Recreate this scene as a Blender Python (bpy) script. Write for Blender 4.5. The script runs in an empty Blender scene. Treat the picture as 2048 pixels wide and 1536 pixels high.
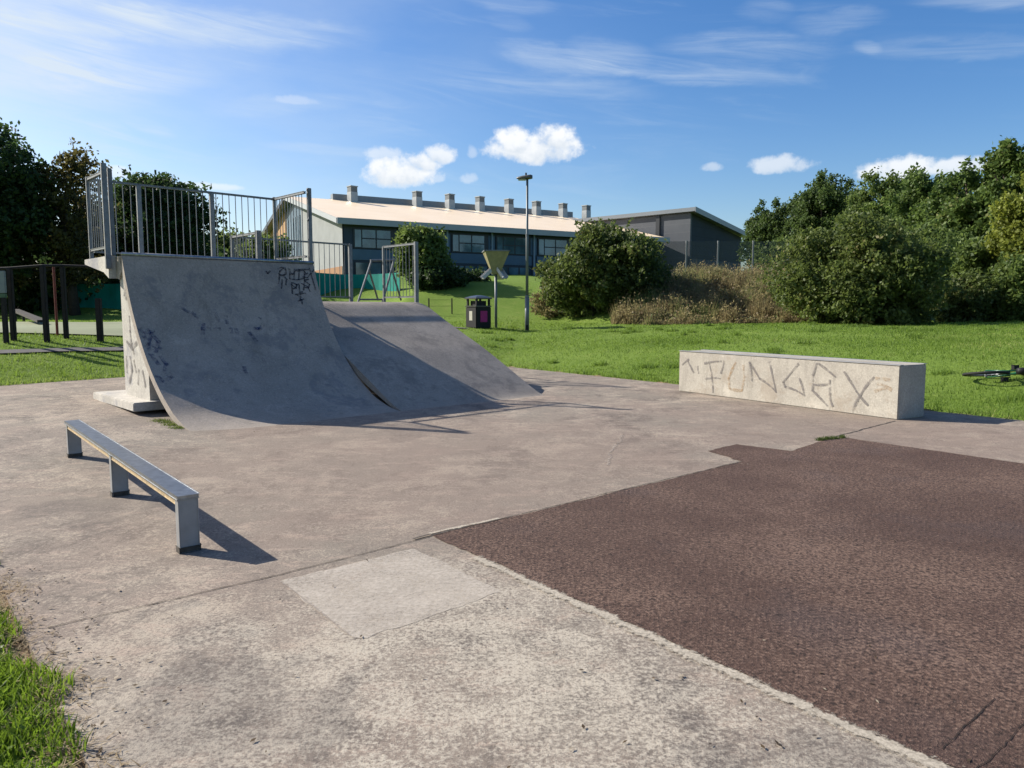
import bpy, math, random
import numpy as np
from mathutils import Vector, Matrix

random.seed(7)
scene = bpy.context.scene
C = scene.collection

# ------------------------------------------------------------------ camera numbers
F_PX, CAM_H = 1500.0, 1.55
PITCH = math.atan(148 / 1500.0)
cp, sp = math.cos(PITCH), math.sin(PITCH)
EYE = np.array([0, 0, CAM_H])

def ray(u, v):
    a = (u - 1024) / F_PX
    b = (768 - v) / F_PX
    return np.array([a, cp + b * sp, -sp + b * cp])

def at_depth(u, v, y):
    d = ray(u, v)
    return EYE + d * (y / d[1])

# ------------------------------------------------------------------ terrain
def sstep(a, b, x):
    t = np.clip((np.asarray(x, float) - a) / (b - a), 0, 1)
    return t * t * (3 - 2 * t)

def slab_z(x, y):
    x = np.asarray(x, float); y = np.asarray(y, float)
    return np.clip(.03 * np.maximum(0, y - 6), 0, .34) * sstep(3.3, 6.0, -x)

def d_right(x, y): return (x - .08) * .808 + (y - 20.26) * .588
def d_back(x, y): return (x + 8.4) * -.65 + (y - 13.75) * .76
def d_left(x, y): return (x + 1.44) * -.76 + (y - 2.41) * -.65

def d_out(x, y):
    return np.maximum(np.maximum(d_right(x, y), d_back(x, y)), d_left(x, y))

def lawn_z(x, y):
    x = np.asarray(x, float); y = np.asarray(y, float)
    dd = np.maximum(np.maximum(d_right(x, y), d_back(x, y)), 0)
    z = slab_z(x, y) + .012 + 1.05 * (1 - np.exp(-(dd / 5.0) ** 1.3))
    z = np.where(x < -6, np.minimum(z, 1.06 + 0 * z), z)
    w = sstep(1.0, 6.0, x)
    y0 = 34 * (1 - w) + 29.5 * w
    span = 11 * (1 - w) + 8 * w
    left = sstep(-10, -3, x) + (1 - sstep(-10, -3, x)) * sstep(40, 60, y)
    bank = (2.2 - .45 * w) * sstep(0, 1, (y - y0) / span) * left * (1 - sstep(13.5, 19, x) * (1 - sstep(34, 48, y)))
    z = z + bank
    z = z + .055 * np.clip(y - 45, 0, 45)
    z = z + .05 * np.sin(x * .7 + 1.3) * np.sin(y * .55) * sstep(1, 5, dd)
    return z

def ground_z(x, y):
    return np.where(d_out(x, y) > 0, lawn_z(x, y), slab_z(x, y))

def at(u, v, dz=0.0):
    """ground point seen at a pixel of the 2048 x 1536 photograph"""
    d = ray(u, v)
    s = 1.0
    prev = s
    while s < 200:
        p = EYE + d * s
        if p[2] < float(ground_z(p[0], p[1])) + dz:
            lo, hi = prev, s
            for _ in range(30):
                m = .5 * (lo + hi)
                p = EYE + d * m
                if p[2] < float(ground_z(p[0], p[1])) + dz: hi = m
                else: lo = m
            return EYE + d * hi
        prev = s
        s *= 1.01
    return EYE + d * s

# ------------------------------------------------------------------ mesh helpers
class MB:
    def __init__(self): self.v = []; self.f = []
    def add(self, vs, fs):
        o = len(self.v)
        self.v += [tuple(map(float, p)) for p in vs]
        self.f += [tuple(i + o for i in f) for f in fs]
        return self
    def box(self, c, ax, ay, az):
        """centre and three half-axes"""
        c, ax, ay, az = [np.array(q, float) for q in (c, ax, ay, az)]
        vs = [c + i * ax + j * ay + k * az for k in (-1, 1) for j in (-1, 1) for i in (-1, 1)]
        fs = [(0, 2, 3, 1), (4, 5, 7, 6), (0, 1, 5, 4), (2, 6, 7, 3), (0, 4, 6, 2), (1, 3, 7, 5)]
        if np.dot(np.cross(ax, ay), az) < 0: fs = [f[::-1] for f in fs]
        return self.add(vs, fs)
    def bevbox(self, c, ax, ay, az, b=.01):
        """box with chamfered edges"""
        c, ax, ay, az = [np.array(q, float) for q in (c, ax, ay, az)]
        bm_pts = []
        L = [np.linalg.norm(q) for q in (ax, ay, az)]
        U = [q / l for q, l in zip((ax, ay, az), L)]
        import bmesh
        bm = bmesh.new()
        bmesh.ops.create_cube(bm, size=1)
        for vv in bm.verts:
            p = c + U[0] * vv.co.x * 2 * L[0] + U[1] * vv.co.y * 2 * L[1] + U[2] * vv.co.z * 2 * L[2]
            vv.co = p
        bmesh.ops.bevel(bm, geom=list(bm.edges), offset=b, segments=2, affect='EDGES')
        bmesh.ops.recalc_face_normals(bm, faces=list(bm.faces))
        bm.verts.index_update()
        self.add([vv.co for vv in bm.verts], [[q.index for q in f.verts] for f in bm.faces])
        bm.free()
        return self
    def tube(self, pts, r, n=8, r2=None, closed=False, cap=True):
        pts = [np.array(p, float) for p in pts]
        m = len(pts)
        rs = r if isinstance(r, (list, tuple)) else [r + ((r2 if r2 is not None else r) - r) * i / max(1, m - 1) for i in range(m)]
        vs = []; fs = []
        up = None
        for i, p in enumerate(pts):
            if closed: t = pts[(i + 1) % m] - pts[i - 1]
            else: t = pts[min(i + 1, m - 1)] - pts[max(i - 1, 0)]
            t = t / (np.linalg.norm(t) + 1e-12)
            if up is None:
                up = np.array([0, 0, 1.]) if abs(t[2]) < .9 else np.array([1., 0, 0])
            a = np.cross(t, up); a /= np.linalg.norm(a) + 1e-12
            b = np.cross(a, t)
            up = b
            for k in range(n):
                q = 2 * math.pi * k / n
                vs.append(p + rs[i] * (a * math.cos(q) + b * math.sin(q)))
        mm = m if closed else m - 1
        for i in range(mm):
            for k in range(n):
                j = (i + 1) % m
                fs.append((i * n + k, i * n + (k + 1) % n, j * n + (k + 1) % n, j * n + k))
        if cap and not closed:
            fs.append(tuple(range(n))[::-1])
            fs.append(tuple((m - 1) * n + k for k in range(n)))
        return self.add(vs, fs)
    def prism(self, poly, vec):
        """planar polygon swept along vec"""
        poly = [np.array(p, float) for p in poly]; vec = np.array(vec, float)
        n = len(poly)
        vs = poly + [p + vec for p in poly]
        fs = [tuple(range(n))[::-1], tuple(range(n, 2 * n))]
        for i in range(n):
            j = (i + 1) % n
            fs.append((i, j, n + j, n + i))
        return self.add(vs, fs)
    def build(self, name, mat, parent=None, smooth=False, origin=None):
        return mesh_obj(name, self.v, self.f, mat, parent, smooth)

def mesh_obj(name, v, f, mat, parent=None, smooth=False):
    me = bpy.data.meshes.new(name)
    if parent is not None:
        px, py, pz = parent['_w']
        v = [(a - px, b - py, c - pz) for a, b, c in v]
    me.from_pydata(v, [], f)
    me.update()
    if mat: me.materials.append(mat)
    if smooth:
        me.polygons.foreach_set('use_smooth', [True] * len(me.polygons))
    ob = bpy.data.objects.new(name, me)
    C.objects.link(ob)
    if parent is not None:
        ob.parent = parent
        ob['_w'] = tuple(parent['_w'])
    else:
        ob['_w'] = (0., 0., 0.)
    return ob

def np_mesh(name, V, nper, mat, parent=None, rnd=None, smooth=False):
    """V: (N, nper, 3) loose polygons with one random value each"""
    N = V.shape[0]
    P = V.reshape(-1, 3).astype(np.float32)
    if parent is not None: P = P - np.array(parent['_w'], np.float32)
    me = bpy.data.meshes.new(name)
    me.vertices.add(N * nper); me.vertices.foreach_set('co', P.ravel())
    me.loops.add(N * nper); me.loops.foreach_set('vertex_index', np.arange(N * nper, dtype=np.int32))
    me.polygons.add(N)
    me.polygons.foreach_set('loop_start', np.arange(N, dtype=np.int32) * nper)
    me.polygons.foreach_set('loop_total', np.full(N, nper, np.int32))
    me.update(calc_edges=True)
    if rnd is not None:
        a = me.attributes.new('rnd', 'FLOAT', 'POINT')
        a.data.foreach_set('value', np.repeat(rnd.astype(np.float32), nper))
    me.materials.append(mat)
    ob = bpy.data.objects.new(name, me)
    C.objects.link(ob)
    if parent is not None:
        ob.parent = parent; ob['_w'] = tuple(parent['_w'])
    else: ob['_w'] = (0., 0., 0.)
    return ob

def thing(name, label, cat, loc, group=None):
    o = bpy.data.objects.new(name, None)
    C.objects.link(o)
    o.empty_display_size = .2
    o.location = tuple(float(q) for q in loc)
    o['_w'] = tuple(float(q) for q in loc)
    o['label'] = label; o['category'] = cat
    if group: o['group'] = group
    return o

def structure(o):
    o['kind'] = 'structure'; return o

def stuff(o, label, cat):
    o['kind'] = 'stuff'; o['label'] = label; o['category'] = cat; return o

# ------------------------------------------------------------------ material helpers
class NT:
    def __init__(self, name):
        self.m = bpy.data.materials.new(name)
        self.m.use_nodes = True
        self.t = self.m.node_tree
        self.n = self.t.nodes; self.l = self.t.links
        for q in list(self.n): self.n.remove(q)
        self.out = self.n.new('ShaderNodeOutputMaterial')
        self.tc = self.n.new('ShaderNodeTexCoord')
    def link(self, a, b): self.l.new(a, b)
    def setin(self, sock, val):
        if isinstance(val, bpy.types.NodeSocket): self.l.new(val, sock)
        elif isinstance(val, (tuple, list)) and len(val) == 3 and sock.type == 'RGBA': sock.default_value = (*val, 1)
        else: sock.default_value = val
    def noise(self, scale, detail=4, rough=.55, dist=0, vec=None, stretch=None):
        vec = vec or self.tc.outputs['Object']
        if stretch:
            mp = self.n.new('ShaderNodeMapping'); mp.inputs['Scale'].default_value = stretch
            if len(stretch) == 3: pass
            self.l.new(vec, mp.inputs['Vector']); vec = mp.outputs[0]
        nd = self.n.new('ShaderNodeTexNoise')
        self.l.new(vec, nd.inputs['Vector'])
        nd.inputs['Scale'].default_value = scale; nd.inputs['Detail'].default_value = detail
        nd.inputs['Roughness'].default_value = rough; nd.inputs['Distortion'].default_value = dist
        return nd.outputs['Fac']
    def voro(self, scale, feature='F1', out='Distance'):
        nd = self.n.new('ShaderNodeTexVoronoi'); nd.feature = feature
        self.l.new(self.tc.outputs['Object'], nd.inputs['Vector'])
        nd.inputs['Scale'].default_value = scale
        return nd.outputs[out]
    def rng(self, val, a, b, c=0., d=1., smooth=False):
        nd = self.n.new('ShaderNodeMapRange'); nd.clamp = True
        if smooth: nd.interpolation_type = 'SMOOTHSTEP'
        self.setin(nd.inputs['Value'], val)
        for k, x in zip(('From Min', 'From Max', 'To Min', 'To Max'), (a, b, c, d)): nd.inputs[k].default_value = x
        return nd.outputs['Result']
    def math(self, op, a, b=0., c=0.):
        nd = self.n.new('ShaderNodeMath'); nd.operation = op
        self.setin(nd.inputs[0], a); self.setin(nd.inputs[1], b); self.setin(nd.inputs[2], c)
        return nd.outputs[0]
    def mix(self, fac, a, b, mode='MIX'):
        nd = self.n.new('ShaderNodeMix'); nd.data_type = 'RGBA'; nd.blend_type = mode
        self.setin(nd.inputs['Factor'], fac)
        self.setin(nd.inputs['A'], a) if False else None
        ia = [i for i in nd.inputs if i.name == 'A' and i.type == 'RGBA'][0]
        ib = [i for i in nd.inputs if i.name == 'B' and i.type == 'RGBA'][0]
        self.setin(ia, a); self.setin(ib, b)
        return [o for o in nd.outputs if o.type == 'RGBA'][0]
    def attr(self, name):
        nd = self.n.new('ShaderNodeAttribute'); nd.attribute_name = name
        return nd.outputs['Fac']
    def bump(self, hgt, strength=.3, dist=.01):
        nd = self.n.new('ShaderNodeBump')
        nd.inputs['Strength'].default_value = strength; nd.inputs['Distance'].default_value = dist
        self.l.new(hgt, nd.inputs['Height'])
        return nd.outputs[0]
    def bsdf(self, color, rough=.8, metal=0., spec=.3, normal=None):
        p = self.n.new('ShaderNodeBsdfPrincipled')
        self.setin(p.inputs['Base Color'], color)
        self.setin(p.inputs['Roughness'], rough)
        self.setin(p.inputs['Metallic'], metal)
        p.inputs['Specular IOR Level'].default_value = spec
        if normal is not None: self.l.new(normal, p.inputs['Normal'])
        self.last = p
        return p.outputs[0]
    def done(self, sh):
        self.l.new(sh, self.out.inputs['Surface']); return self.m

def simple(name, col, rough=.6, metal=0., spec=.4, var=.12, scale=6., bumps=0., s=.6):
    k = NT(name)
    col = tuple(q * s for q in col)
    n = k.noise(scale, 6, .6)
    c = k.mix(k.rng(n, .3, .7), tuple(q * (1 - var) for q in col), tuple(min(1, q * (1 + var)) for q in col))
    nrm = k.bump(k.noise(scale * 12, 4), bumps, .004) if bumps else None
    return k.done(k.bsdf(c, rough, metal, spec, nrm))

def mat_slab():
    k = NT('slab_concrete')
    big = k.noise(.42, 4, .55, .4)
    L1 = k.math('ADD', k.math('MULTIPLY', k.noise(.95, 6, .62, .5), .55), k.math('MULTIPLY', k.noise(3.4, 6, .68, .4), .45))
    L2 = k.math('ADD', k.math('MULTIPLY', k.noise(.8, 6, .62, .9, stretch=(1.3, .9, 1)), .6), k.math('MULTIPLY', k.noise(2.6, 6, .68, .6), .4))
    G1 = k.noise(48, 3, .75); G2 = k.noise(95, 3, .8); G3 = k.noise(21, 4, .7)
    def gc(g, a): return k.math('MULTIPLY', k.math('SUBTRACT', g, .5), a)
    # warm pinkish areas against yellowish grey ones
    col = k.mix(k.rng(big, .40, .60), (.435, .355, .30), (.40, .355, .30))
    # pale cement worn through, with grainy edges
    lt = k.math('ADD', L1, k.math('ADD', gc(G1, .42), gc(G3, .30)))
    col = k.mix(k.rng(lt, .50, .60, 0, .8), col, (.74, .64, .52))
    # dark stains, equally ragged
    dk = k.math('ADD', L2, k.math('ADD', gc(G2, .34), gc(G3, .28)))
    col = k.mix(k.rng(dk, .36, .475, .85, 0), col, (.165, .143, .13))
    # scuffs drawn out along the skating direction
    st = k.math('ADD', k.noise(3.6, 6, .72, .5, stretch=(.75, 1.9, 1)), gc(G1, .3))
    col = k.mix(k.rng(st, .54, .63, 0, .62), col, (.70, .56, .46))
    sd = k.math('ADD', k.noise(4.4, 6, .74, .5, stretch=(1.5, .8, 1)), gc(G1, .3))
    col = k.mix(k.rng(sd, .36, .45, .55, 0), col, (.22, .185, .165))
    G0 = k.noise(13, 5, .8, .3)
    col = k.mix(k.rng(G0, .56, .66, 0, .5), col, (.68, .57, .47))
    col = k.mix(k.rng(G0, .34, .43, .5, 0), col, (.21, .175, .155))
    # grain
    col = k.mix(k.rng(G2, .56, .63, 0, .42), col, (.17, .145, .13))
    col = k.mix(k.rng(G1, .57, .64, 0, .42), col, (.70, .62, .52))
    spots = k.rng(k.voro(5.), .0, .03, 1, 0)
    col = k.mix(k.math('MULTIPLY', spots, .75), col, (.06, .05, .045))
    # broad areas: rain-washed pale concrete in the corner by the grass, trodden brown film farther out
    def area(cx, cy, r0, r1):
        vm = k.n.new('ShaderNodeVectorMath'); vm.operation = 'DISTANCE'
        k.link(k.tc.outputs['Object'], vm.inputs[0]); vm.inputs[1].default_value = (cx, cy, 0)
        dd = k.math('ADD', vm.outputs['Value'], k.math('MULTIPLY', k.math('SUBTRACT', L2, .5), 5.0))
        return k.rng(dd, r0, r1, 1, 0, True)
    wash = k.math('MAXIMUM', area(.6, 2.4, 1.2, 3.0), area(-.3, 3.7, .3, 1.2))
    wash = k.math('MULTIPLY', wash, k.rng(k.math('ADD', L1, k.math('ADD', gc(G1, .9), gc(G3, .4))), .40, .60))
    col = k.mix(k.math('MULTIPLY', wash, .80), col, (.84, .77, .65))
    film = k.math('MULTIPLY', k.math('MAXIMUM', area(-1.0, 7.8, 1.5, 4.0), area(4.5, 9.5, 1.2, 3.2)), .42)
    col = k.mix(film, col, (.41, .315, .262))
    oil = k.math('MAXIMUM', area(-3.2, 5.9, .2, .7), k.math('MAXIMUM', area(-1.1, 2.75, .15, .5), area(1.2, 2.35, .1, .4)))
    col = k.mix(k.math('MULTIPLY', oil, .34), col, (.17, .15, .145))
    G5 = k.noise(68, 2, .85)
    col = k.mix(k.rng(G5, .37, .45, .55, 0), col, (.15, .135, .12))
    col = k.mix(1., col, (.50, .488, .472), 'MULTIPLY')
    h = k.math('ADD', k.math('MULTIPLY', G1, .7), k.math('MULTIPLY', G2, .5))
    return k.done(k.bsdf(col, .88, 0, .22, k.bump(h, .55, .008)))

def mat_asphalt():
    k = NT('dark_tarmac')
    big = k.noise(.7, 5, .6, .5)
    G1 = k.noise(52, 3, .75); G2 = k.noise(105, 3, .8); G3 = k.noise(18, 5, .7)
    def gc(g, a): return k.math('MULTIPLY', k.math('SUBTRACT', g, .5), a)
    col = k.mix(k.rng(big, .4, .62), (.108, .068, .056), (.128, .084, .068))
    col = k.mix(k.rng(k.noise(.9, 4, .5, .3), .55, .7, 0, .45), col, (.105, .085, .090))
    m = k.math('ADD', big, k.math('ADD', gc(G1, .9), gc(G3, .35)))
    col = k.mix(k.rng(k.math('ADD', k.math('MULTIPLY', big, .35), k.math('MULTIPLY', G1, .9)), .64, .76, 0, .55), col, (.40, .29, .235))
    col = k.mix(k.rng(G2, .57, .63, 0, .65), col, (.34, .25, .20))
    m2 = k.math('ADD', G1, gc(G3, .4))
    col = k.mix(k.rng(m2, .36, .45, .85, 0), col, (.035, .026, .023))
    white = k.math('MAXIMUM', k.rng(k.voro(9.), .0, .022, .8, 0), k.rng(k.voro(30.), .0, .09, .6, 0))
    col = k.mix(white, col, (.55, .48, .42))
    col = k.mix(1., col, (.655, .60, .555), 'MULTIPLY')
    h = k.math('ADD', G1, k.math('MULTIPLY', G2, .8))
    return k.done(k.bsdf(col, .9, 0, .25, k.bump(h, .9, .010)))

def mat_concrete(name, a, b, stain=None, stain_amt=0., scale=1.6, s=.55):
    k = NT(name)
    a = tuple(q * s for q in a); b = tuple(q * s for q in b)
    if stain: stain = tuple(q * s for q in stain)
    n1 = k.noise(scale, 7, .65, .4)
    col = k.mix(k.rng(n1, .35, .66), a, b)
    fine = k.noise(30, 5, .7)
    col = k.mix(k.rng(fine, .5, .75, 0, .35), col, tuple(min(1, q * 1.5) for q in b))
    pits = k.rng(k.noise(60, 3, .6), .66, .74, 0, .6)
    col = k.mix(pits, col, tuple(q * .4 for q in a))
    runs = k.noise(4.0, 5, .6, .2, stretch=(1, 1, .14))
    col = k.mix(k.rng(runs, .56, .72, 0, .45), col, tuple(q * .55 for q in a))
    g1 = k.noise(42, 3, .78)
    col = k.mix(k.rng(g1, .58, .66, 0, .35), col, tuple(min(1, q * 1.7) for q in b))
    col = k.mix(k.rng(g1, .34, .42, .5, 0), col, tuple(q * .5 for q in a))
    blot = k.math('ADD', k.math('MULTIPLY', k.noise(2.3, 6, .66, .7), .8), k.math('MULTIPLY', g1, .25))
    col = k.mix(k.rng(blot, .58, .70, 0, .5), col, tuple(min(1, q * 1.35) for q in b))
    if stain:
        s1 = k.math('ADD', k.math('MULTIPLY', k.noise(1.3, 4, .6, .6), .75), k.math('MULTIPLY', k.noise(9, 5, .7, .6), .4))
        col = k.mix(k.rng(s1, .60, .70, 0, stain_amt), col, stain)
    h = k.math('ADD', fine, k.math('MULTIPLY', k.noise(8, 4), .7))
    return k.done(k.bsdf(col, .85, 0, .25, k.bump(h, .4, .006)))

def mat_leaf(name, dark, light, accent=None, acc_amt=.1, trans=.35, gloss=.12):
    k = NT(name)
    r = k.attr('rnd')
    col = k.mix(r, dark, light)
    if accent:
        col = k.mix(k.rng(r, 1 - acc_amt, 1 - acc_amt + .02), col, accent)
    col = k.mix(k.rng(k.noise(.55, 3), .35, .65, 0, .45), col, tuple(q * .62 for q in dark))
    d = k.n.new('ShaderNodeBsdfPrincipled')
    k.setin(d.inputs['Base Color'], col); d.inputs['Roughness'].default_value = .55
    d.inputs['Specular IOR Level'].default_value = .25
    t = k.n.new('ShaderNodeBsdfTranslucent')
    tcol = k.mix(.6, col, tuple(min(1, q * 1.3) for q in light))
    k.setin(t.inputs['Color'], tcol)
    mx = k.n.new('ShaderNodeMixShader'); mx.inputs[0].default_value = trans + .04
    k.link(d.outputs[0], mx.inputs[1]); k.link(t.outputs[0], mx.inputs[2])
    return k.done(mx.outputs[0])

def mat_lawn():
    k = NT('lawn_soil_and_turf')
    e = k.attr('edge')        # metres outside the slab
    big = k.noise(.35, 5, .6)
    f = k.noise(9, 6, .7)
    col = k.mix(k.rng(big, .35, .65), (.12, .19, .03), (.165, .235, .045))
    col = k.mix(k.rng(f, .35, .7, 0, .7), col, (.085, .14, .02))
    col = k.mix(k.rng(k.noise(1.3, 6, .7), .55, .72, 0, .5), col, (.22, .25, .07))
    soil = k.mix(k.rng(k.noise(30, 4), .4, .6), (.30, .22, .14), (.16, .11, .07))
    wob = k.math('ADD', e, k.math('MULTIPLY', k.math('SUBTRACT', k.noise(5, 4), .5), .25))
    col = k.mix(k.rng(wob, .02, .10, 1, 0), col, soil)
    return k.done(k.bsdf(col, .95, 0, .1, k.bump(k.noise(22, 5, .7), .8, .05)))

M = {}
M['slab'] = mat_slab()
M['asphalt'] = mat_asphalt()
M['lawn'] = mat_lawn()
M['patch'] = mat_concrete('repair_concrete', (.43, .39, .35), (.58, .53, .475))
M['cement'] = mat_concrete('edge_cement', (.38, .34, .285), (.62, .56, .47), scale=9)
M['border_worn'] = None
M['joint'] = simple('joint_dirt_and_void_shade', (.10, .085, .07), .95, scale=20, var=.4)  # joint dirt; also the painted void shade below the footing and the foot bands
M['ramp'] = mat_concrete('ramp_concrete', (.43, .375, .315), (.58, .50, .425), (.24, .235, .25), .5, 1.1)
M['bank'] = mat_concrete('bank_concrete', (.37, .325, .28), (.53, .465, .395), (.22, .20, .185), .5, 1.1)
M['side'] = mat_concrete('side_concrete', (.50, .47, .42), (.66, .62, .55), (.30, .30, .34), .7, 3.0, .72)
M['ledge'] = mat_concrete('ledge_concrete', (.47, .43, .37), (.62, .575, .49), (.42, .34, .26), .45, 2.2, .60)
M['galv'] = simple('galvanised_steel', (.25, .265, .28), .5, .4, .45, .25, 14)
M['galv_dull'] = simple('weathered_galvanised_steel', (.20, .215, .23), .6, .35, .4, .25, 14)
M['steel'] = simple('worn_steel', (.42, .44, .47), .34, .85, .5, .3, 18)
M['zinc_paint'] = simple('grey_painted_steel', (.42, .42, .42), .5, .15, .5, .12, 9)
M['worn_yellow'] = simple('worn_painted_edge', (.66, .50, .30), .5, .1, .4, .35, 30)
M['black_plastic'] = simple('black_plastic', (.012, .012, .014), .6, 0, .3, .2, 8)
M['lid'] = simple('bin_lid_plastic', (.06, .065, .07), .3, 0, .6, .2, 8)
M['pink'] = simple('pink_sticker', (.55, .015, .22), .5)
M['cream'] = simple('cream_notice', (.60, .58, .48), .5)
M['lamp_grey'] = simple('lamp_post_grey', (.21, .235, .25), .5, .2, .5, .12, 4)
M['lamp_head'] = simple('lantern_shell', (.16, .15, .13), .5, 0, .5, .2, 10)
M['lens'] = simple('lantern_lens', (.55, .5, .42), .15, 0, .6, .05, 4)
M['funnel'] = simple('funnel_plastic', (.40, .355, .20), .45, 0, .5, .18, 7)
M['chute'] = simple('white_chute', (.62, .62, .64), .35, 0, .5, .1, 9)
M['wood_dark'] = simple('dark_timber', (.035, .028, .024), .8, 0, .3, .35, 10)
M['red_paint'] = simple('red_pole_paint', (.30, .045, .025), .5, 0, .4, .2, 10)
M['board'] = simple('pale_board', (.33, .35, .33), .6, 0, .4, .1, 5)
M['green_board'] = simple('green_board', (.12, .2, .10), .6, 0, .4, .1, 5)
M['teal'] = simple('teal_windbreak_netting', (.012, .33, .27), .75, 0, .2, .15, 1.2)
M['path'] = simple('path_tarmac', (.17, .16, .155), .9, 0, .2, .2, 5, .5)
M['play'] = simple('playground_surfacing', (.36, .39, .25), .95, 0, .15, .12, .5, .3)
M['bark'] = simple('bark', (.075, .06, .045), .9, 0, .2, .35, 9, .8)
M['black_paint'] = simple('spray_paint', (.018, .02, .028), .6, 0, .3, .2, 20)
M['gutter'] = simple('pale_fascia', (.50, .53, .56), .5, .1, .4, .05, 1)
M['cladding'] = simple('navy_cladding', (.026, .050, .085), .5, .1, .4, .12, 1)
M['spandrel'] = simple('blue_grey_panel', (.075, .155, .24), .45, .1, .5, .1, 1)
M['frame'] = simple('dark_window_frame', (.022, .028, .036), .45, .1, .5, .1, 3)
M['mullion'] = simple('pale_blue_downpipe', (.26, .36, .46), .5, .1, .4, .08, 2)
M['orange_brick'] = simple('buff_brick', (.46, .26, .15), .85, 0, .2, .14, 3)
M['cowl_light'] = simple('ventilator_sheet', (.50, .53, .54), .4, .3, .5, .07, 2)
M['cowl_dark'] = simple('ventilator_louvre', (.20, .22, .23), .5, .2, .4, .15, 6)
M['tyre'] = simple('tyre_rubber', (.018, .018, .02), .75, 0, .3, .2, 20)
M['bike_green'] = simple('green_frame_paint', (.02, .15, .075), .3, .1, .6, .05, 8)
M['render_wall'] = simple('grey_render', (.40, .42, .43), .85, 0, .2, .08, .8)

def mat_glass():
    k = NT('window_glass')
    p = k.bsdf(k.mix(k.rng(k.noise(.35, 3), .4, .6), (.025, .065, .09), (.09, .175, .225)), .06, 0, .8)
    return k.done(p)
M['glass'] = mat_glass()

def mat_banded(name, a, b, period, joint):
    k = NT(name)
    sep = k.n.new('ShaderNodeSeparateXYZ'); k.link(k.tc.outputs['Object'], sep.inputs[0])
    fr = k.math('FRACT', k.math('DIVIDE', sep.outputs['Z'], period))
    n = k.noise(.5, 4)
    col = k.mix(k.rng(n, .35, .65), a, b)
    col = k.mix(k.rng(fr, .0, .12, 1, 0), col, joint)
    return k.done(k.bsdf(col, .75, 0, .3))
M['grey_block'] = mat_banded('grey_banded_block', (.070, .077, .090), (.085, .093, .107), 1.05, (.10, .108, .12))
M['dark_clad'] = mat_banded('dark_banded_cladding', (.018, .025, .036), (.024, .032, .045), 1.2, (.012, .017, .024))

def mat_timber_clad():
    k = NT('timber_cladding')
    n = k.noise(2.2, 4, .6, stretch=(6, 6, .5))
    col = k.mix(k.rng(n, .35, .65), (.26, .145, .065), (.40, .25, .12))
    return k.done(k.bsdf(col, .75, 0, .25))
M['timber'] = mat_timber_clad()

def mat_roof():
    k = NT('glare_tinted_metal_roof')
    n = k.noise(.25, 4)
    col = k.mix(k.rng(n, .35, .65), (.88, .69, .46), (.92, .74, .51))  # peach of reflected sky and clipped highlights put into the base colour
    w = k.n.new('ShaderNodeTexWave'); w.inputs['Scale'].default_value = 1.1
    k.link(k.tc.outputs['Object'], w.inputs[0])
    col = k.mix(k.rng(w.outputs['Fac'], .0, .1, .12, 0), col, (.55, .45, .38))
    return k.done(k.bsdf(col, .45, 0, .5))
M['roof'] = mat_roof()
M['grey_roof'] = simple('grey_metal_roof', (.30, .33, .36), .4, .3, .5, .06, .5)

def mat_chain():
    k = NT('chain_link')
    tr = k.n.new('ShaderNodeBsdfTransparent')
    d = k.bsdf((.07, .08, .085), .6, .3)
    mx = k.n.new('ShaderNodeMixShader')
    sep = k.n.new('ShaderNodeSeparateXYZ'); k.link(k.tc.outputs['Object'], sep.inputs[0])
    a = k.math('FRACT', k.math('MULTIPLY', k.math('ADD', sep.outputs['X'], sep.outputs['Z']), 9.))
    b = k.math('FRACT', k.math('MULTIPLY', k.math('SUBTRACT', sep.outputs['X'], sep.outputs['Z']), 9.))
    w = k.math('MAXIMUM', k.rng(a, .27, .28, 1, 0), k.rng(b, .27, .28, 1, 0))
    k.link(w, mx.inputs[0]); k.link(tr.outputs[0], mx.inputs[1]); k.link(d, mx.inputs[2])
    return k.done(mx.outputs[0])
M['chain'] = mat_chain()

def mat_faded(name, col, lo, hi, amt=.8, scale=26):
    """thin worn spray paint: the surface below shows through in specks"""
    k = NT(name)
    tr = k.n.new('ShaderNodeBsdfTransparent')
    d = k.bsdf(col, .8)
    mx = k.n.new('ShaderNodeMixShader')
    n = k.math('ADD', k.math('MULTIPLY', k.noise(scale, 5, .75), .7), k.math('MULTIPLY', k.noise(4., 3), .3))
    k.link(k.rng(n, lo, hi, 0, amt), mx.inputs[0])
    k.link(tr.outputs[0], mx.inputs[1]); k.link(d, mx.inputs[2])
    return k.done(mx.outputs[0])
def mat_worn(name, col, amt, k0, k1, scale=52, spread=1.15):
    """crumbling line: solid in the middle, ragged towards both edges"""
    k = NT(name)
    tr = k.n.new('ShaderNodeBsdfTransparent')
    n = k.math('ADD', k.math('MULTIPLY', k.noise(scale, 4, .75), .6), k.math('MULTIPLY', k.noise(5.5, 5, .7), .4))
    d = k.bsdf(k.mix(k.rng(k.noise(70, 3, .8), .42, .6), tuple(q * .62 for q in col), col), .9)
    e = k.math('ADD', k.attr('rnd'), k.math('MULTIPLY', k.math('SUBTRACT', n, .5), spread * 2.2))
    mx = k.n.new('ShaderNodeMixShader')
    k.link(k.rng(e, k0, k1, 0, amt), mx.inputs[0]); k.link(tr.outputs[0], mx.inputs[1]); k.link(d, mx.inputs[2])
    return k.done(mx.outputs[0])
M['border_worn'] = mat_worn('worn_cement_edge', (.47, .415, .335), .85, .34, .72, 46, 1.5)
M['scuff'] = mat_worn('faint_scuff', (.40, .34, .285), .6, .4, .9, 40, 1.6)
M['crack'] = mat_worn('crack_dark', (.022, .017, .014), .9, .3, .6)  # dark crack lines
M['joint_worn'] = mat_worn('worn_joint', (.07, .058, .046), .85, .25, .7)
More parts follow.
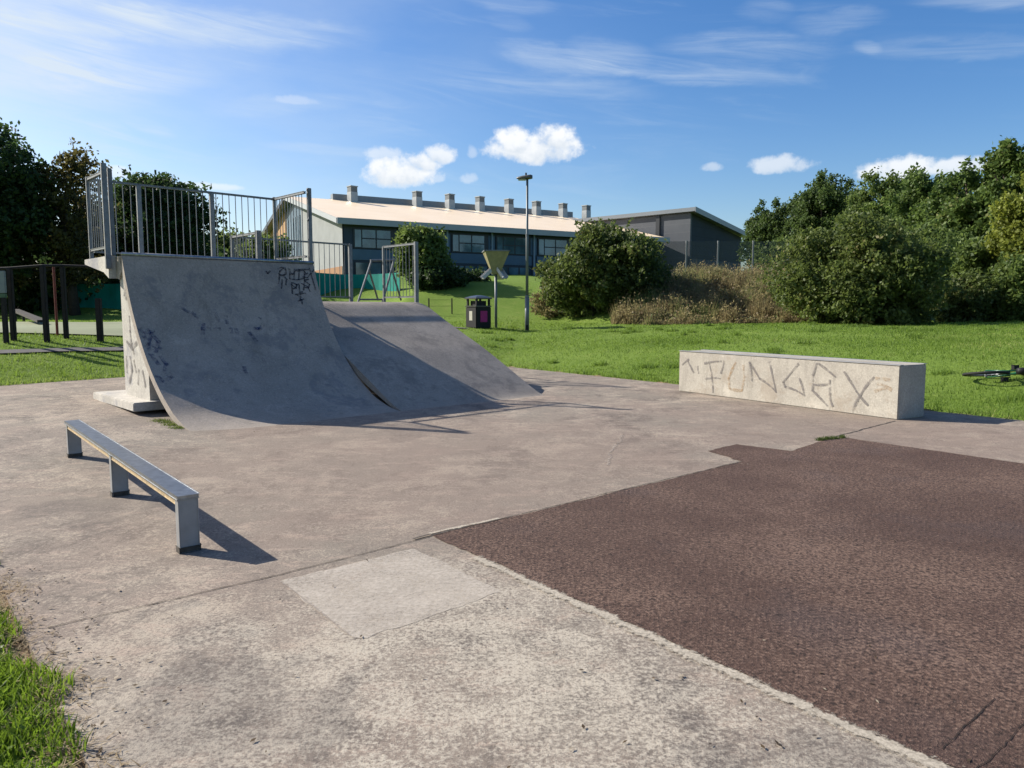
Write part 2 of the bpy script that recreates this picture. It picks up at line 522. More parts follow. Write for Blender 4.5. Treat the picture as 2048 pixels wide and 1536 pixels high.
M['patch'] = mat_faded('worn_repair_skim', (.44, .39, .33), .24, .60, .85, 34)
M['tag_grey'] = mat_faded('faded_grey_paint', (.17, .155, .148), .36, .56, .74, 16)
M['tag_rust'] = mat_faded('faded_brown_paint', (.33, .22, .12), .40, .60, .6)
M['tag_black'] = mat_faded('faded_black_paint', (.03, .032, .042), .36, .54, .72)
M['tag_blue'] = mat_faded('faded_blue_paint', (.035, .05, .12), .44, .60, .6, 14)

# ------------------------------------------------------------------ ground, lawn, slab
def build_lawn():
    xs = np.unique(np.concatenate([np.linspace(-4000, -120, 14), np.linspace(-120, -22, 30), np.arange(-22, 20, .4), np.linspace(20, 120, 32), np.linspace(120, 4000, 14)]))
    ys = np.unique(np.concatenate([np.linspace(-3000, -12, 12), np.arange(-12, 50, .4), np.linspace(50, 130, 34), np.linspace(130, 6000, 18)]))
    X, Y = np.meshgrid(xs, ys)
    D = d_out(X, Y)
    Z = np.where(D > -.02, lawn_z(X, Y), slab_z(X, Y) - .10)
    V = np.stack([X, Y, Z], -1).reshape(-1, 3)
    nx, ny = len(xs), len(ys)
    f = [(j * nx + i, j * nx + i + 1, (j + 1) * nx + i + 1, (j + 1) * nx + i) for j in range(ny - 1) for i in range(nx - 1)]
    o = mesh_obj('lawn', V.tolist(), f, M['lawn'], smooth=True)
    a = o.data.attributes.new('edge', 'FLOAT', 'POINT')
    a.data.foreach_set('value', D.ravel().astype(np.float32))
    structure(o)
build_lawn()

K0, K3 = np.array([-.25, 20.72]), np.array([-9.98, 12.4])
K1 = K0 + 34 * np.array([.588, -.808]); K2 = np.array([-1.44, 2.41]) - 13 * np.array([-.65, .76])
def build_slab():
    n = 90
    vs = []
    for j in range(n + 1):
        for i in range(n + 1):
            a, b = i / n, j / n
            p = (K3 * (1 - a) + K0 * a) * (1 - b) + (K2 * (1 - a) + K1 * a) * b
            vs.append((p[0], p[1], float(slab_z(*p))))
    m = len(vs)
    f = [(j * (n + 1) + i, (j + 1) * (n + 1) + i, (j + 1) * (n + 1) + i + 1, j * (n + 1) + i + 1) for j in range(n) for i in range(n)]
    rim = [j for j in range(n + 1)] + [j * (n + 1) + n for j in range(1, n + 1)] + [n * (n + 1) + j for j in range(n - 1, -1, -1)] + [j * (n + 1) for j in range(n - 1, 0, -1)]
    for q in rim: vs.append((vs[q][0], vs[q][1], vs[q][2] - .14))
    for a in range(len(rim)):
        b = (a + 1) % len(rim)
        f.append((rim[a], rim[b], m + b, m + a))
    structure(mesh_obj('concrete_slab', vs, f, M['slab'], smooth=False))
build_slab()

def rough_poly(pts, step=.05, amp=.012, seed=1, closed=True):
    rs = random.Random(seed)
    out = []
    n = len(pts)
    for i in range(n if closed else n - 1):
        a, b = np.array(pts[i]), np.array(pts[(i + 1) % n])
        L = np.linalg.norm(b - a); k = max(1, int(L / step))
        d = (b - a) / L; nn = np.array([-d[1], d[0]])
        w = 0
        for j in range(k):
            w = .7 * w + rs.gauss(0, amp) * .7
            out.append(a + (b - a) * j / k + nn * (w if j else 0))
    if not closed: out.append(np.array(pts[-1]))
    return out

def sheet(name, pts, z, mat):
    """flat sheet from an outline, triangulated, lying z above the slab"""
    import bmesh
    bm = bmesh.new()
    vs = [bm.verts.new((p[0], p[1], float(slab_z(p[0], p[1])) + z)) for p in pts]
    f = bm.faces.new(vs)
    bmesh.ops.triangulate(bm, faces=[f])
    bmesh.ops.recalc_face_normals(bm, faces=list(bm.faces))
    if sum(q.normal.z for q in bm.faces) < 0:
        bmesh.ops.reverse_faces(bm, faces=list(bm.faces))
    me = bpy.data.meshes.new(name); bm.to_mesh(me); bm.free()
    me.materials.append(mat)
    o = bpy.data.objects.new(name, me); C.objects.link(o)
    return structure(o)

def g2(u, v): return at(u, v)[:2]

A = g2(865, 1072); B = g2(1484, 924)
Cc = g2(1900, 1536)
ca = (Cc - A) / np.linalg.norm(Cc - A)
far_r = g2(2048, 928); far_d = (far_r - g2(1690, 876)); far_d /= np.linalg.norm(far_d)
patch = [A, B, g2(1416, 903), g2(1473, 889), g2(1583, 903), g2(1640, 882), g2(1690, 876), far_r, far_r + far_d * 8, A + ca * 12 + np.array([6, 5.]), A + ca * 12]
sheet('tarmac_patch', rough_poly(patch, .05, .009, 3), .005, M['asphalt'])

def ribbon(name, pts, w, z, mat, seed=0, amp=.004, step=.06, wamp=.3, zf=None):
    rs = random.Random(seed)
    P = rough_poly([np.array(p) for p in pts], step, amp, seed, False)
    vs = []; f = []; ac = []
    for i, p in enumerate(P):
        a = P[max(0, i - 2)]; b = P[min(len(P) - 1, i + 2)]
        d = (b - a) / (np.linalg.norm(b - a) + 1e-9); n = np.array([-d[1], d[0]])
        wl = w * .5 * (1 + rs.uniform(-wamp, wamp)); wr = w * .5 * (1 + rs.uniform(-wamp, wamp))
        for q, c in ((p + n * wl, 0.), (p, 1.), (p - n * wr, 0.)):
            vs.append((q[0], q[1], float((zf or slab_z)(q[0], q[1])) + z)); ac.append(c)
    for i in range(len(P) - 1):
        f.append((3 * i + 1, 3 * i + 4, 3 * i + 3, 3 * i)); f.append((3 * i + 2, 3 * i + 5, 3 * i + 4, 3 * i + 1))
    o = mesh_obj(name, vs, f, mat)
    at_ = o.data.attributes.new('rnd', 'FLOAT', 'POINT'); at_.data.foreach_set('value', ac)
    return o

nrm_out = np.array([ca[1], -ca[0]])
if nrm_out[0] > 0: nrm_out = -nrm_out
structure(ribbon('cement_border', [A + ca * .55 + nrm_out * .03, A + ca * 12 + nrm_out * .05], .12, .007, M['border_worn'], 5, .003, .04, .15))
structure(ribbon('cement_border', [A + (B - A) * .01 - np.array([.06, -.02]), A + (B - A) * .16 + np.array([-.01, .02])], .06, .007, M['border_worn'], 6, .004, .03, .3))
# joints and cracks of the slab
j0 = g2(95, 1257)
structure(ribbon('slab_joint', [j0, g2(330, 1203), g2(560, 1150), g2(830, 1082), A], .016, .004, M['joint_worn'], 8, .003, .05, .5))
structure(ribbon('slab_joint', [A, A + (B - A) * .35, B], .03, .008, M['joint_worn'], 9, .003, .05, .6))
structure(ribbon('slab_joint', [g2(1640, 881), g2(1700, 866), g2(1790, 842)], .02, .004, M['joint'], 10, .006, .05, .6))
structure(ribbon('slab_joint', [g2(826, 1080), g2(862, 1070)], .02, .009, M['joint'], 11, .003, .04, .5))
structure(ribbon('white_scuff', [g2(1213, 931), g2(1222, 905), g2(1240, 885), g2(1243, 868)], .08, .004, M['scuff'], 12, .014, .04, .5))
structure(ribbon('tarmac_crack', [g2(1885, 1502), g2(1935, 1450), g2(1990, 1400)], .007, .0075, M['crack'], 13, .004, .03, .5))
structure(ribbon('tarmac_crack', [g2(1950, 1545), g2(2000, 1500), g2(2060, 1440)], .006, .0075, M['crack'], 14, .004, .03, .5))

pq = [g2(560, 1163), g2(826, 1098), g2(1003, 1184), g2(735, 1277), g2(708, 1276)]
sheet('concrete_repair', rough_poly(pq, .04, .008, 21), .002, M['patch'])
structure(ribbon('cement_border', [pq[0], pq[0] * .5 + pq[4] * .5, pq[4], pq[4] * .8 + pq[3] * .2], .022, .0035, M['scuff'], 22, .002, .05, .3))

# path and playground surfacing draped on the lawn
def drape(name, pts, w, mat, lift=.03):
    return structure(ribbon(name, pts, w, lift, mat, 4, .02, .35, .06, lawn_z))
pa, pb = g2(-60, 708), g2(235, 700)
pm = g2(935, 658); pl = g2(1060, 664); pr_ = g2(1400, 655)
drape('footpath', [pa + (pa - pb) * 1.5, pa, pb, pm + (pb - pm) * .55, pm + np.array([-1.5, .8]), pm], .34, M['path'])
def drape_quad(name, c, n, mat, lift=.035):
    vs = []
    for j in range(n + 1):
        for i in range(n + 1):
            a, b = i / n, j / n
            p = (np.array(c[0]) * (1 - a) + np.array(c[1]) * a) * (1 - b) + (np.array(c[3]) * (1 - a) + np.array(c[2]) * a) * b
            vs.append((p[0], p[1], float(lawn_z(p[0], p[1])) + lift))
    f = [(j * (n + 1) + i, j * (n + 1) + i + 1, (j + 1) * (n + 1) + i + 1, (j + 1) * (n + 1) + i) for j in range(n) for i in range(n)]
    return structure(mesh_obj(name, vs, f, mat, smooth=True))
q0, q1 = g2(-150, 668), g2(240, 674)
drape_quad('playground_surfacing', [q0, q1 + (q1 - q0) * .12, q1 + (q1 - q0) * .2 + np.array([-1.5, 13.]), q0 + np.array([-7, 12.])], 24, M['play'])

# ------------------------------------------------------------------ ramps
ANG = math.radians(43.5)
E1 = np.array([math.cos(ANG), math.sin(ANG), 0]); E2 = np.array([-E1[1], E1[0], 0]); EZ = np.array([0, 0, 1.])
P1 = np.array([-3.919, 9.238, 0.]); W1 = 3.11
P2 = P1 + E1 * (W1 + .03) - E2 * .05; W2 = 3.16
P2 = P2 + E2 * .10

PROF1 = [(-.02, -.01), (.2, .015), (.45, .065), (.75, .16), (1.0, .285), (1.3, .47), (1.6, .71), (1.85, .96), (2.1, 1.27), (2.3, 1.58), (2.45, 1.87), (2.57, 2.14), (2.65, 2.36)]
PROF2 = [(-.02, -.01), (.15, .03), (.4, .14), (.75, .32), (1.2, .55), (1.75, .82), (2.3, 1.06), (2.9, 1.33), (3.2, 1.47), (3.45, 1.59), (3.65, 1.665), (3.85, 1.705), (4.05, 1.72)]
def resample(P, n=48):
    P = np.array(P)
    # Catmull-Rom through the points
    out = []
    for i in range(len(P) - 1):
        p0, p1, p2, p3 = P[max(0, i - 1)], P[i], P[i + 1], P[min(len(P) - 1, i + 2)]
        for s in np.linspace(0, 1, 5)[:-1]:
            out.append(.5 * ((2 * p1) + (-p0 + p2) * s + (2 * p0 - 5 * p1 + 4 * p2 - p3) * s * s + (-p0 + 3 * p1 - 3 * p2 + p3) * s ** 3))
    out.append(P[-1])
    return np.array(out)
R1, R2 = resample(PROF1), resample(PROF2)

def loc(P, a, t, z): return P + E1 * a + E2 * t + EZ * z

def skin(name, P, W, R, thick, parent, mat):
    """curved slab: riding face, underside and edges"""
    T = np.gradient(R, axis=0); T /= np.linalg.norm(T, axis=1)[:, None]
    N = np.stack([T[:, 1], -T[:, 0]], 1)
    th = np.minimum(thick, .004 + np.linspace(0, 1, len(R)) * thick * 3)
    U = R + N * th[:, None]
    U[:, 1] = np.maximum(U[:, 1], -.05)
    n = len(R)
    vs = []
    nw = 10
    for i in range(n):
        for k in range(nw + 1): vs.append(loc(P, W * k / nw, *R[i]))
    o = len(vs)
    for i in range(n):
        for k in range(nw + 1): vs.append(loc(P, W * k / nw, *U[i]))
    f = []
    w = nw + 1
    for i in range(n - 1):
        for k in range(nw):
            f.append((i * w + k, i * w + k + 1, (i + 1) * w + k + 1, (i + 1) * w + k))
            f.append((o + i * w + k, o + (i + 1) * w + k, o + (i + 1) * w + k + 1, o + i * w + k + 1))
        f.append((i * w, (i + 1) * w, o + (i + 1) * w, o + i * w))
        f.append((i * w + nw, o + i * w + nw, o + (i + 1) * w + nw, (i + 1) * w + nw))
    f.append(tuple([(n - 1) * w + k for k in range(w)] + [o + (n - 1) * w + k for k in range(nw, -1, -1)]))
    f.append(tuple([k for k in range(nw, -1, -1)] + [o + k for k in range(w)]))
    ob = mesh_obj(name, vs, f, mat, parent)
    return ob, U

def rail_panel(parent, P, a0, t0, a1, t1, z0, z1, spacing=.115, bar=.0075, rail=.018, skip=None, name='bar_panel', lower=True, mat='galv'):
    """upright bars between two rails, from (a0, t0) to (a1, t1)"""
    s = np.array([a0, t0]); e = np.array([a1, t1]); L = np.linalg.norm(e - s)
    dirv = E1 * (e - s)[0] / L + E2 * (e - s)[1] / L
    side = np.cross(dirv, EZ)
    top = MB(); b = MB()
    m = (s + e) / 2
    top.bevbox(loc(P, m[0], m[1], z1), dirv * L / 2, side * rail, EZ * rail * .9, .006)
    top.build('top_rail', M[mat], parent)
    if lower:
        lo = MB(); lo.bevbox(loc(P, m[0], m[1], z0), dirv * L / 2, side * rail, EZ * rail * .7, .006); lo.build('bottom_rail', M[mat], parent)
    k = int(L / spacing)
    for i in range(1, k):
        q = s + (e - s) * i / k
        b.tube([loc(P, q[0], q[1], z0), loc(P, q[0], q[1], z1)], bar, 6)
    return b.build(name, M[mat], parent)

def post(parent, P, a, t, z0, z1, w=.035, mat='galv', cap=True):
    b = MB()
    b.bevbox(loc(P, a, t, (z0 + z1) / 2), E1 * w, E2 * w * .8, EZ * (z1 - z0) / 2, .006)
    return b.build('post', M[mat], parent)

# --- tall quarter pipe
qp = thing('quarter_pipe', 'tall grey concrete quarter pipe with graffiti tag and high steel railing on its deck', 'skate ramp', P1)
sk, U1 = skin('riding_surface', P1, W1, R1, .11, qp, M['ramp'])
def gusset(P, a, parent, t0, t1, R, U, zb, th=.16, ztop=2.2):
    poly = []
    ts = np.linspace(t0, t1, 22)
    lowz = [zb + max(0, .0) for _ in ts]
    topz = []
    for t in ts:
        idx = np.argsort(U[:, 0])
        z = np.interp(t, U[idx, 0], U[idx, 1])
        topz.append(min(ztop, z - .004))
    poly = [loc(P, a, t, z) for t, z in zip(ts, lowz)] + [loc(P, a, t, z) for t, z in list(zip(ts, topz))[::-1]]
    b = MB()
    n = len(ts)
    vs = poly + [p + E1 * th for p in poly]
    f = []
    N = 2 * n
    for i in range(n - 1):
        f.append((i, 2 * n - 1 - i, 2 * n - 2 - i, i + 1))
        f.append((N + i, N + i + 1, N + 2 * n - 2 - i, N + 2 * n - 1 - i))
    for i in range(N):
        j = (i + 1) % N
        f.append((i, j, N + j, N + i))
    b.add(vs, f)
    return b.build('side_wall', M['side'], parent)
gz = .16
gl = gusset(P1, .025, qp, 1.78, 2.86, R1, U1, gz + .11)
gusset(P1, W1 - .185, qp, 1.78, 2.86, R1, U1, .0)
b = MB(); b.bevbox(loc(P1, .18, 2.62, gz + .05), E1 * .42, E2 * .98, EZ * .062, .012); b.build('footing', M['side'], qp)
b = MB(); b.bevbox(loc(P1, W1 - .3, 2.62, .05), E1 * .30, E2 * .98, EZ * .062, .012); b.build('footing', M['side'], qp)
# dark block paints the shaded void under the raised footing
b = MB(); b.box(loc(P1, .3, 2.75, gz * .5 - .02), E1 * .30, E2 * .78, EZ * (gz * .5)); b.build('footing_void_shade', M['joint'], qp)
b = MB()
prof = [(2.95, 2.355), (4.2, 2.355), (4.2, 2.28), (3.7, 2.2), (3.2, 2.12), (2.95, 2.02)]
b.prism([loc(P1, -.10, t, z) for t, z in prof][::-1], E1 * (W1 + .20)); b.build('deck', M['side'], qp)
b = MB(); b.prism([loc(P1, .0, t, z) for t, z in [(2.655, 2.345), (2.947, 2.345), (2.947, 2.03), (2.80, 2.0), (2.72, 2.1)]][::-1], E1 * W1); b.build('head_beam', M['ramp'], qp)
b = MB(); b.tube([loc(P1, -.0, 2.655, 2.372), loc(P1, W1, 2.655, 2.372)], .03, 10); b.build('coping', M['steel'], qp, True)
ra = bpy.data.objects.new('railing', None); C.objects.link(ra); ra.parent = qp; ra['_w'] = tuple(qp['_w'])
aL, aR, tF, tB, zt, zb = -.02, W1 + .02, 2.93, 4.10, 3.62, 2.50
post(ra, P1, aL - .085, tF, 2.16, 3.70, .036); post(ra, P1, aL, tF + .02, 2.36, 3.63, .03, 'galv_dull')
post(ra, P1, aR + .085, tF, 2.2, 3.70, .036)
for a in (aL, aR): post(ra, P1, a, tB, 2.36, 3.66, .028)
rail_panel(ra, P1, aL, tF, aL, tB, zb, zt, .10)
rail_panel(ra, P1, aR, tF, aR, tB, zb, zt, .10)
for a in (.72, 1.93):
    post(ra, P1, a, tB - .05, 2.357, 3.60, .036)
rail_panel(ra, P1, aL + .04, tB, aR - .04, tB, zb - .02, zt + .0, .118)
hoop = MB(); hp = []
for q in np.linspace(-math.pi / 2, math.pi / 2, 14):
    hp.append(loc(P1, aR + .03 + .06 * math.cos(q), tF - .02, 3.40 + .27 * math.sin(q)))
hoop.tube(hp, .016, 8); hoop.build('hoop', M['galv_dull'], ra, True)

# --- lower bank ramp
bk = thing('bank_ramp', 'low wide concrete bank ramp with rounded top beside the tall quarter pipe', 'skate ramp', P2)
sk2, U2 = skin('riding_surface', P2, W2, R2, .12, bk, M['bank'])
gusset(P2, .025, bk, 1.2, 3.9, R2, U2, -.02, ztop=1.58)
gusset(P2, W2 - .185, bk, 1.2, 3.9, R2, U2, -.02, ztop=1.58)
b = MB(); b.prism([loc(P2, -.02, t, z) for t, z in [(4.05, 1.72), (5.4, 1.72), (5.4, 1.60), (4.6, 1.52), (4.05, 1.5)]][::-1], E1 * (W2 + .04)); b.build('deck', M['bank'], bk)
b = MB(); b.box(loc(P2, W2 / 2, 4.9, .78), E1 * (W2 * .42), E2 * .12, EZ * .76); b.build('support_wall', M['side'], bk)
rb = bpy.data.objects.new('railing', None); C.objects.link(rb); rb.parent = bk; rb['_w'] = tuple(bk['_w'])
z0, z1 = 1.84, 2.99
aL2, aR2 = -.30, W2 + .06
post(rb, P2, aR2, 4.0, 1.60, 3.03, .042); post(rb, P2, aR2, 5.25, 1.60, 3.0, .03)
post(rb, P2, aL2, 4.15, 1.60, 3.03, .042); post(rb, P2, aL2, 5.3, 1.60, 3.0, .03)
rail_panel(rb, P2, aR2, 4.0, aR2, 5.25, z0, z1, .12)
rail_panel(rb, P2, aL2, 4.15, aL2, 5.3, z0, z1, .12)
def a_at(P, u, t, v=560):
    d = ray(u, v); o = EYE
    k = np.dot(loc(P, 0, t, 0) - o, E2) / np.dot(d, E2)
    return float(np.dot(o + d * k - P, E1))
ag0, ag1 = a_at(P2, 700, 5.25), a_at(P2, 764, 5.25)
rail_panel(rb, P2, aL2, 5.25, ag0, 5.25, z0, z1, .12)
post(rb, P2, ag0, 5.22, 1.60, 3.0, .04)
# ladder with sloping stiles standing in the gap of the back railing
la = bpy.data.objects.new('access_ladder', None); C.objects.link(la); la.parent = bk; la['_w'] = tuple(bk['_w'])
def on_plane(P, u, v, t):
    d = ray(u, v); k = np.dot(loc(P, 0, t, 0) - EYE, E2) / np.dot(d, E2)
    return EYE + d * k
for (x0, y0, x1, y1, x2) in ((743, 522, 716, 604, 756), (788, 521, 765, 604, 802)):
    t_ = on_plane(P2, x0, y0, 5.35); l_ = on_plane(P2, x1, y1, 5.35)
    bb = MB(); bb.tube([t_, l_], .026, 8); bb.build('stile', M['galv'], la)
    r_ = on_plane(P2, x2, 600, 5.9)
    bb = MB(); bb.tube([t_ * .8 + l_ * .2, r_], .024, 8); bb.build('strut', M['galv_dull'], la)
bb = MB(); bb.tube([on_plane(P2, 741, 521, 5.35), on_plane(P2, 790, 520, 5.35)], .026, 8); bb.build('top_bar', M['galv'], la)
bb = MB(); bb.tube([on_plane(P2, 716, 599, 5.35), on_plane(P2, 764, 599, 5.35)], .02, 8); bb.build('rung', M['galv_dull'], la)

# ------------------------------------------------------------------ painted strokes on surfaces
def build_split(mb, name, mat, parent, gap=.05):
    """every separate mark becomes a part of its own"""
    F = mb.f; V = np.array(mb.v)
    # pieces added as strokes share no vertices: join faces by vertex, then strokes that nearly touch
    par = list(range(len(V)))
    def find(a):
        while par[a] != a:
            par[a] = par[par[a]]; a = par[a]
        return a
    for f in F:
        for q in f[1:]: par[find(q)] = find(f[0])
    for i in range(len(V)):
        d = np.linalg.norm(V[i + 1:] - V[i], axis=1)
        for j in np.nonzero(d < gap)[0]: par[find(i + 1 + int(j))] = find(i)
    groups = {}
    for f in F: groups.setdefault(find(f[0]), []).append(f)
    for g in groups.values():
        idx = sorted({q for f in g for q in f}); mp = {q: n for n, q in enumerate(idx)}
        mesh_obj(name, [tuple(V[q]) for q in idx], [tuple(mp[q] for q in f) for f in g], mat, parent)

def ramp_hit(u, v, P, R):
    d = ray(u, v)
    s = 6.0
    while s < 25:
        p = EYE + d * s - P
        t = np.dot(p, E2); z = p[2]
        if 0 <= t and z < np.interp(t, R[:, 0], R[:, 1], right=9): return float(np.dot(p, E1)), float(t)
        s += .01
    return None
def stroke_on_ramp(mb, pts, P, R, w):
    q = [ramp_hit(u, v, P, R) for u, v in pts]
    q = [x for x in q if x]
    # walk in (across, arc length)
    arc = np.concatenate([[0], np.cumsum(np.linalg.norm(np.diff(R, axis=0), axis=1))])
    Q = [np.array([a, np.interp(t, R[:, 0], arc)]) for a, t in q]
    for a, b_ in zip(Q[:-1], Q[1:]):
        L = np.linalg.norm(b_ - a)
        if L < 1e-5: continue
        d = (b_ - a) / L; n = np.array([-d[1], d[0]])
        k = max(2, int(L / .05) + 1)
        vs = []; f = []
        for i in range(k + 1):
            c = a - d * w * .35 + (b_ - a + d * w * .7) * i / k
            for sgn in (1, -1):
                e = c + n * sgn * w * .5
                t = np.interp(e[1], arc, R[:, 0]); z = np.interp(e[1], arc, R[:, 1])
                tt = np.interp(e[1] + .02, arc, R[:, 0]) - np.interp(e[1] - .02, arc, R[:, 0]); zz = np.interp(e[1] + .02, arc, R[:, 1]) - np.interp(e[1] - .02, arc, R[:, 1])
                nl = math.hypot(tt, zz) + 1e-9
                vs.append(loc(P, e[0], t - .006 * zz / nl, z + .006 * tt / nl))
        for i in range(k): f.append((2 * i, 2 * i + 1, 2 * i + 3, 2 * i + 2))
        mb.add(vs, f)
def z2(pts): return [(150 + x / 3.938, 320 + y / 3.938) for x, y in pts]
g = MB()
for s in [[(1605, 940), (1612, 885), (1640, 858), (1665, 880), (1650, 915), (1612, 912)], [(1640, 915), (1668, 950)],
          [(1692, 868), (1690, 945)], [(1728, 870), (1724, 945)], [(1692, 906), (1726, 904)],
          [(1738, 868), (1795, 872)], [(1765, 870), (1762, 948)],
          [(1808, 868), (1806, 948), (1838, 946)], [(1808, 905), (1832, 903)], [(1808, 868), (1838, 866)],
          [(1845, 862), (1858, 905), (1880, 868)], [(1858, 905), (1895, 1030)],
          [(1632, 945), (1625, 1012)], [(1664, 955), (1660, 990)],
          [(1706, 968), (1712, 1058)], [(1712, 975), (1745, 982), (1742, 1018), (1714, 1022)],
          [(1765, 985), (1768, 1050), (1790, 1045)], [(1800, 1030), (1808, 962), (1848, 985), (1838, 1012), (1806, 1008)],
          [(1735, 1062), (1815, 1052)], [(1776, 1056), (1772, 1118)], [(1760, 1112), (1800, 1100)], [(1784, 1100), (1790, 1142)],
          [(1505, 880), (1518, 905), (1535, 885)]]:
    stroke_on_ramp(g, z2(s), P1, R1, .027)
rj = random.Random(4)
for s in [[(1600, 870), (1625, 850), (1660, 862), (1662, 900), (1620, 925), (1600, 900)], [(1680, 865), (1712, 905), (1736, 880)], [(1745, 885), (1800, 880), (1822, 900)], [(1790, 930), (1830, 935), (1852, 910)], [(1700, 990), (1730, 1005), (1760, 980)], [(1780, 980), (1830, 1000), (1850, 1040)], [(1612, 925), (1606, 985)], [(1740, 1075), (1790, 1085)], [(1700, 940), (1750, 950), (1800, 945)]]:
    stroke_on_ramp(g, z2([(a + rj.uniform(-4, 4), b + rj.uniform(-4, 4)) for a, b in s]), P1, R1, .02)
build_split(g, 'graffiti', M['tag_black'], qp)
g = MB()
def z3(pts): return [(150 + x / 3.84, 480 + y / 3.84) for x, y in pts]
for s in [[(975, 690), (1110, 690)], [(985, 650), (980, 730)], [(1160, 590), (1168, 640)], [(1195, 690), (1200, 715)], [(1235, 690), (1245, 720)],
          [(1380, 680), (1420, 690), (1440, 660)], [(1340, 720), (1390, 780)], [(1380, 600), (1420, 615)], [(1080, 570), (1100, 630)],
          [(560, 700), (640, 780), (620, 860)], [(590, 720), (560, 800), (660, 840)], [(540, 720), (600, 700)], [(620, 1040), (680, 1090), (740, 1060), (700, 1030)],
          [(660, 900), (700, 960), (690, 1010)], [(830, 530), (870, 560)], [(900, 570), (940, 600)], [(1300, 980), (1310, 1020)], [(1440, 920), (1460, 930)],
          [(500, 690), (540, 760), (570, 850)], [(580, 880), (640, 960)]]:
    stroke_on_ramp(g, z3(s), P1, R1, .06)
build_split(g, 'graffiti', M['tag_blue'], qp)
# arrow and scribble on the sunlit side wall
def plane_hit(u, v, o, n):
    d = ray(u, v); return EYE + d * (np.dot(o - EYE, n) / np.dot(d, n))
def flat_strokes(strokes, o, n, w, lift=.005):
    mb = MB(); n = n / np.linalg.norm(n)
    if np.dot(n, EYE - o) < 0: n = -n
    for s in strokes:
        q = [plane_hit(u, v, o, n) for u, v in s]
        for a, b_ in zip(q[:-1], q[1:]):
            L = np.linalg.norm(b_ - a)
            if L < 1e-5: continue
            d = (b_ - a) / L; m = np.cross(n, d)
            a2 = a - d * w * .35; b2 = b_ + d * w * .35
            # a spray line swells and wanders a little
            K = max(2, int(L / .06)); lft = lift + .0004 * (len(mb.f) % 7); vs = []
            for i in range(K + 1):
                t = i / K
                c = a2 + (b2 - a2) * t + m * math.sin(t * math.pi) * L * .05 * math.sin(L * 37)
                ww = w * (.75 + .45 * math.sin(t * 2.6 + L * 11) ** 2)
                vs += [c + m * ww / 2 + n * lft, c - m * ww / 2 + n * lft]
            mb.add(vs, [(2 * i, 2 * i + 1, 2 * i + 3, 2 * i + 2) for i in range(K)])
    return mb
o_ = loc(P1, .025, 0, 0)
build_split(flat_strokes([z3(s) for s in [[(418, 590), (424, 700), (432, 800)], [(400, 780), (442, 835), (478, 785)], [(440, 800), (455, 870)], [(385, 330), (380, 420)], [(400, 380), (392, 450)],
     [(395, 900), (400, 1010)], [(425, 900), (440, 1000), (420, 1090)], [(490, 1000), (486, 1100)], [(520, 1010), (540, 1120)], [(455, 930), (470, 1010)]]], o_, E1, .06), 'graffiti', M['tag_grey'], qp)

# ------------------------------------------------------------------ grind rail
R0, Rf = np.array([-2.09, 4.72, 0]), np.array([-4.60, 7.765, 0])
rd = (Rf - R0) / np.linalg.norm(Rf - R0); rsd = np.array([rd[1], -rd[0], 0]); rl = np.linalg.norm(Rf - R0)
gr = thing('grind_rail', 'low grey steel grind rail on three flat legs with worn yellowish edge', 'grind rail', R0)
HR = .375
zr = lambda p: float(slab_z(p[0], p[1]))
zn, zfar = zr(R0), zr(Rf)
a = R0 - rd * .03; e = Rf + rd * .03
axis = (e + EZ * zfar - a - EZ * zn); al = np.linalg.norm(axis); ad = axis / al
upv = np.cross(rsd, ad); upv = upv if upv[2] > 0 else -upv
mid = (a + EZ * zn + e + EZ * zfar) / 2
b = MB(); b.bevbox(mid + upv * (HR - .012), ad * al / 2, rsd * .066, upv * .012, .004); b.build('rail_top', M['steel'], gr)
b = MB(); b.bevbox(mid + upv * (HR - .044), ad * (al / 2 - .045), rsd * .056, upv * .0195, .004); b.build('beam', M['worn_yellow'], gr)
for s in (0.03, .48, .988):
    p = R0 + rd * rl * s
    if s < .1: p = R0 - rd * .0
    z = zr(p)
    b = MB(); b.bevbox(p + EZ * (z + (HR - .026) / 2), rd * .028, rsd * .062, EZ * (HR - .026) / 2, .005); lg = b.build('leg', M['zinc_paint'], gr)
    b = MB(); b.bevbox(p + EZ * (z + .018), rd * .033, rsd * .067, EZ * .02, .004); b.build('foot_band', M['joint'], lg)  # dark band round the bottom of the leg

# ------------------------------------------------------------------ concrete ledge
bl, br, bb_ = at(1357, 782), at(1795, 840), at(1849, 822)
bl[2] = br[2] = 0
ld = (br - bl); LL = np.linalg.norm(ld[:2]); ld = ld / LL
ln = np.array([-ld[1], ld[0], 0]); ln = ln if np.dot(ln, bb_ - br) > 0 else -ln
WB = .64; HB = .775
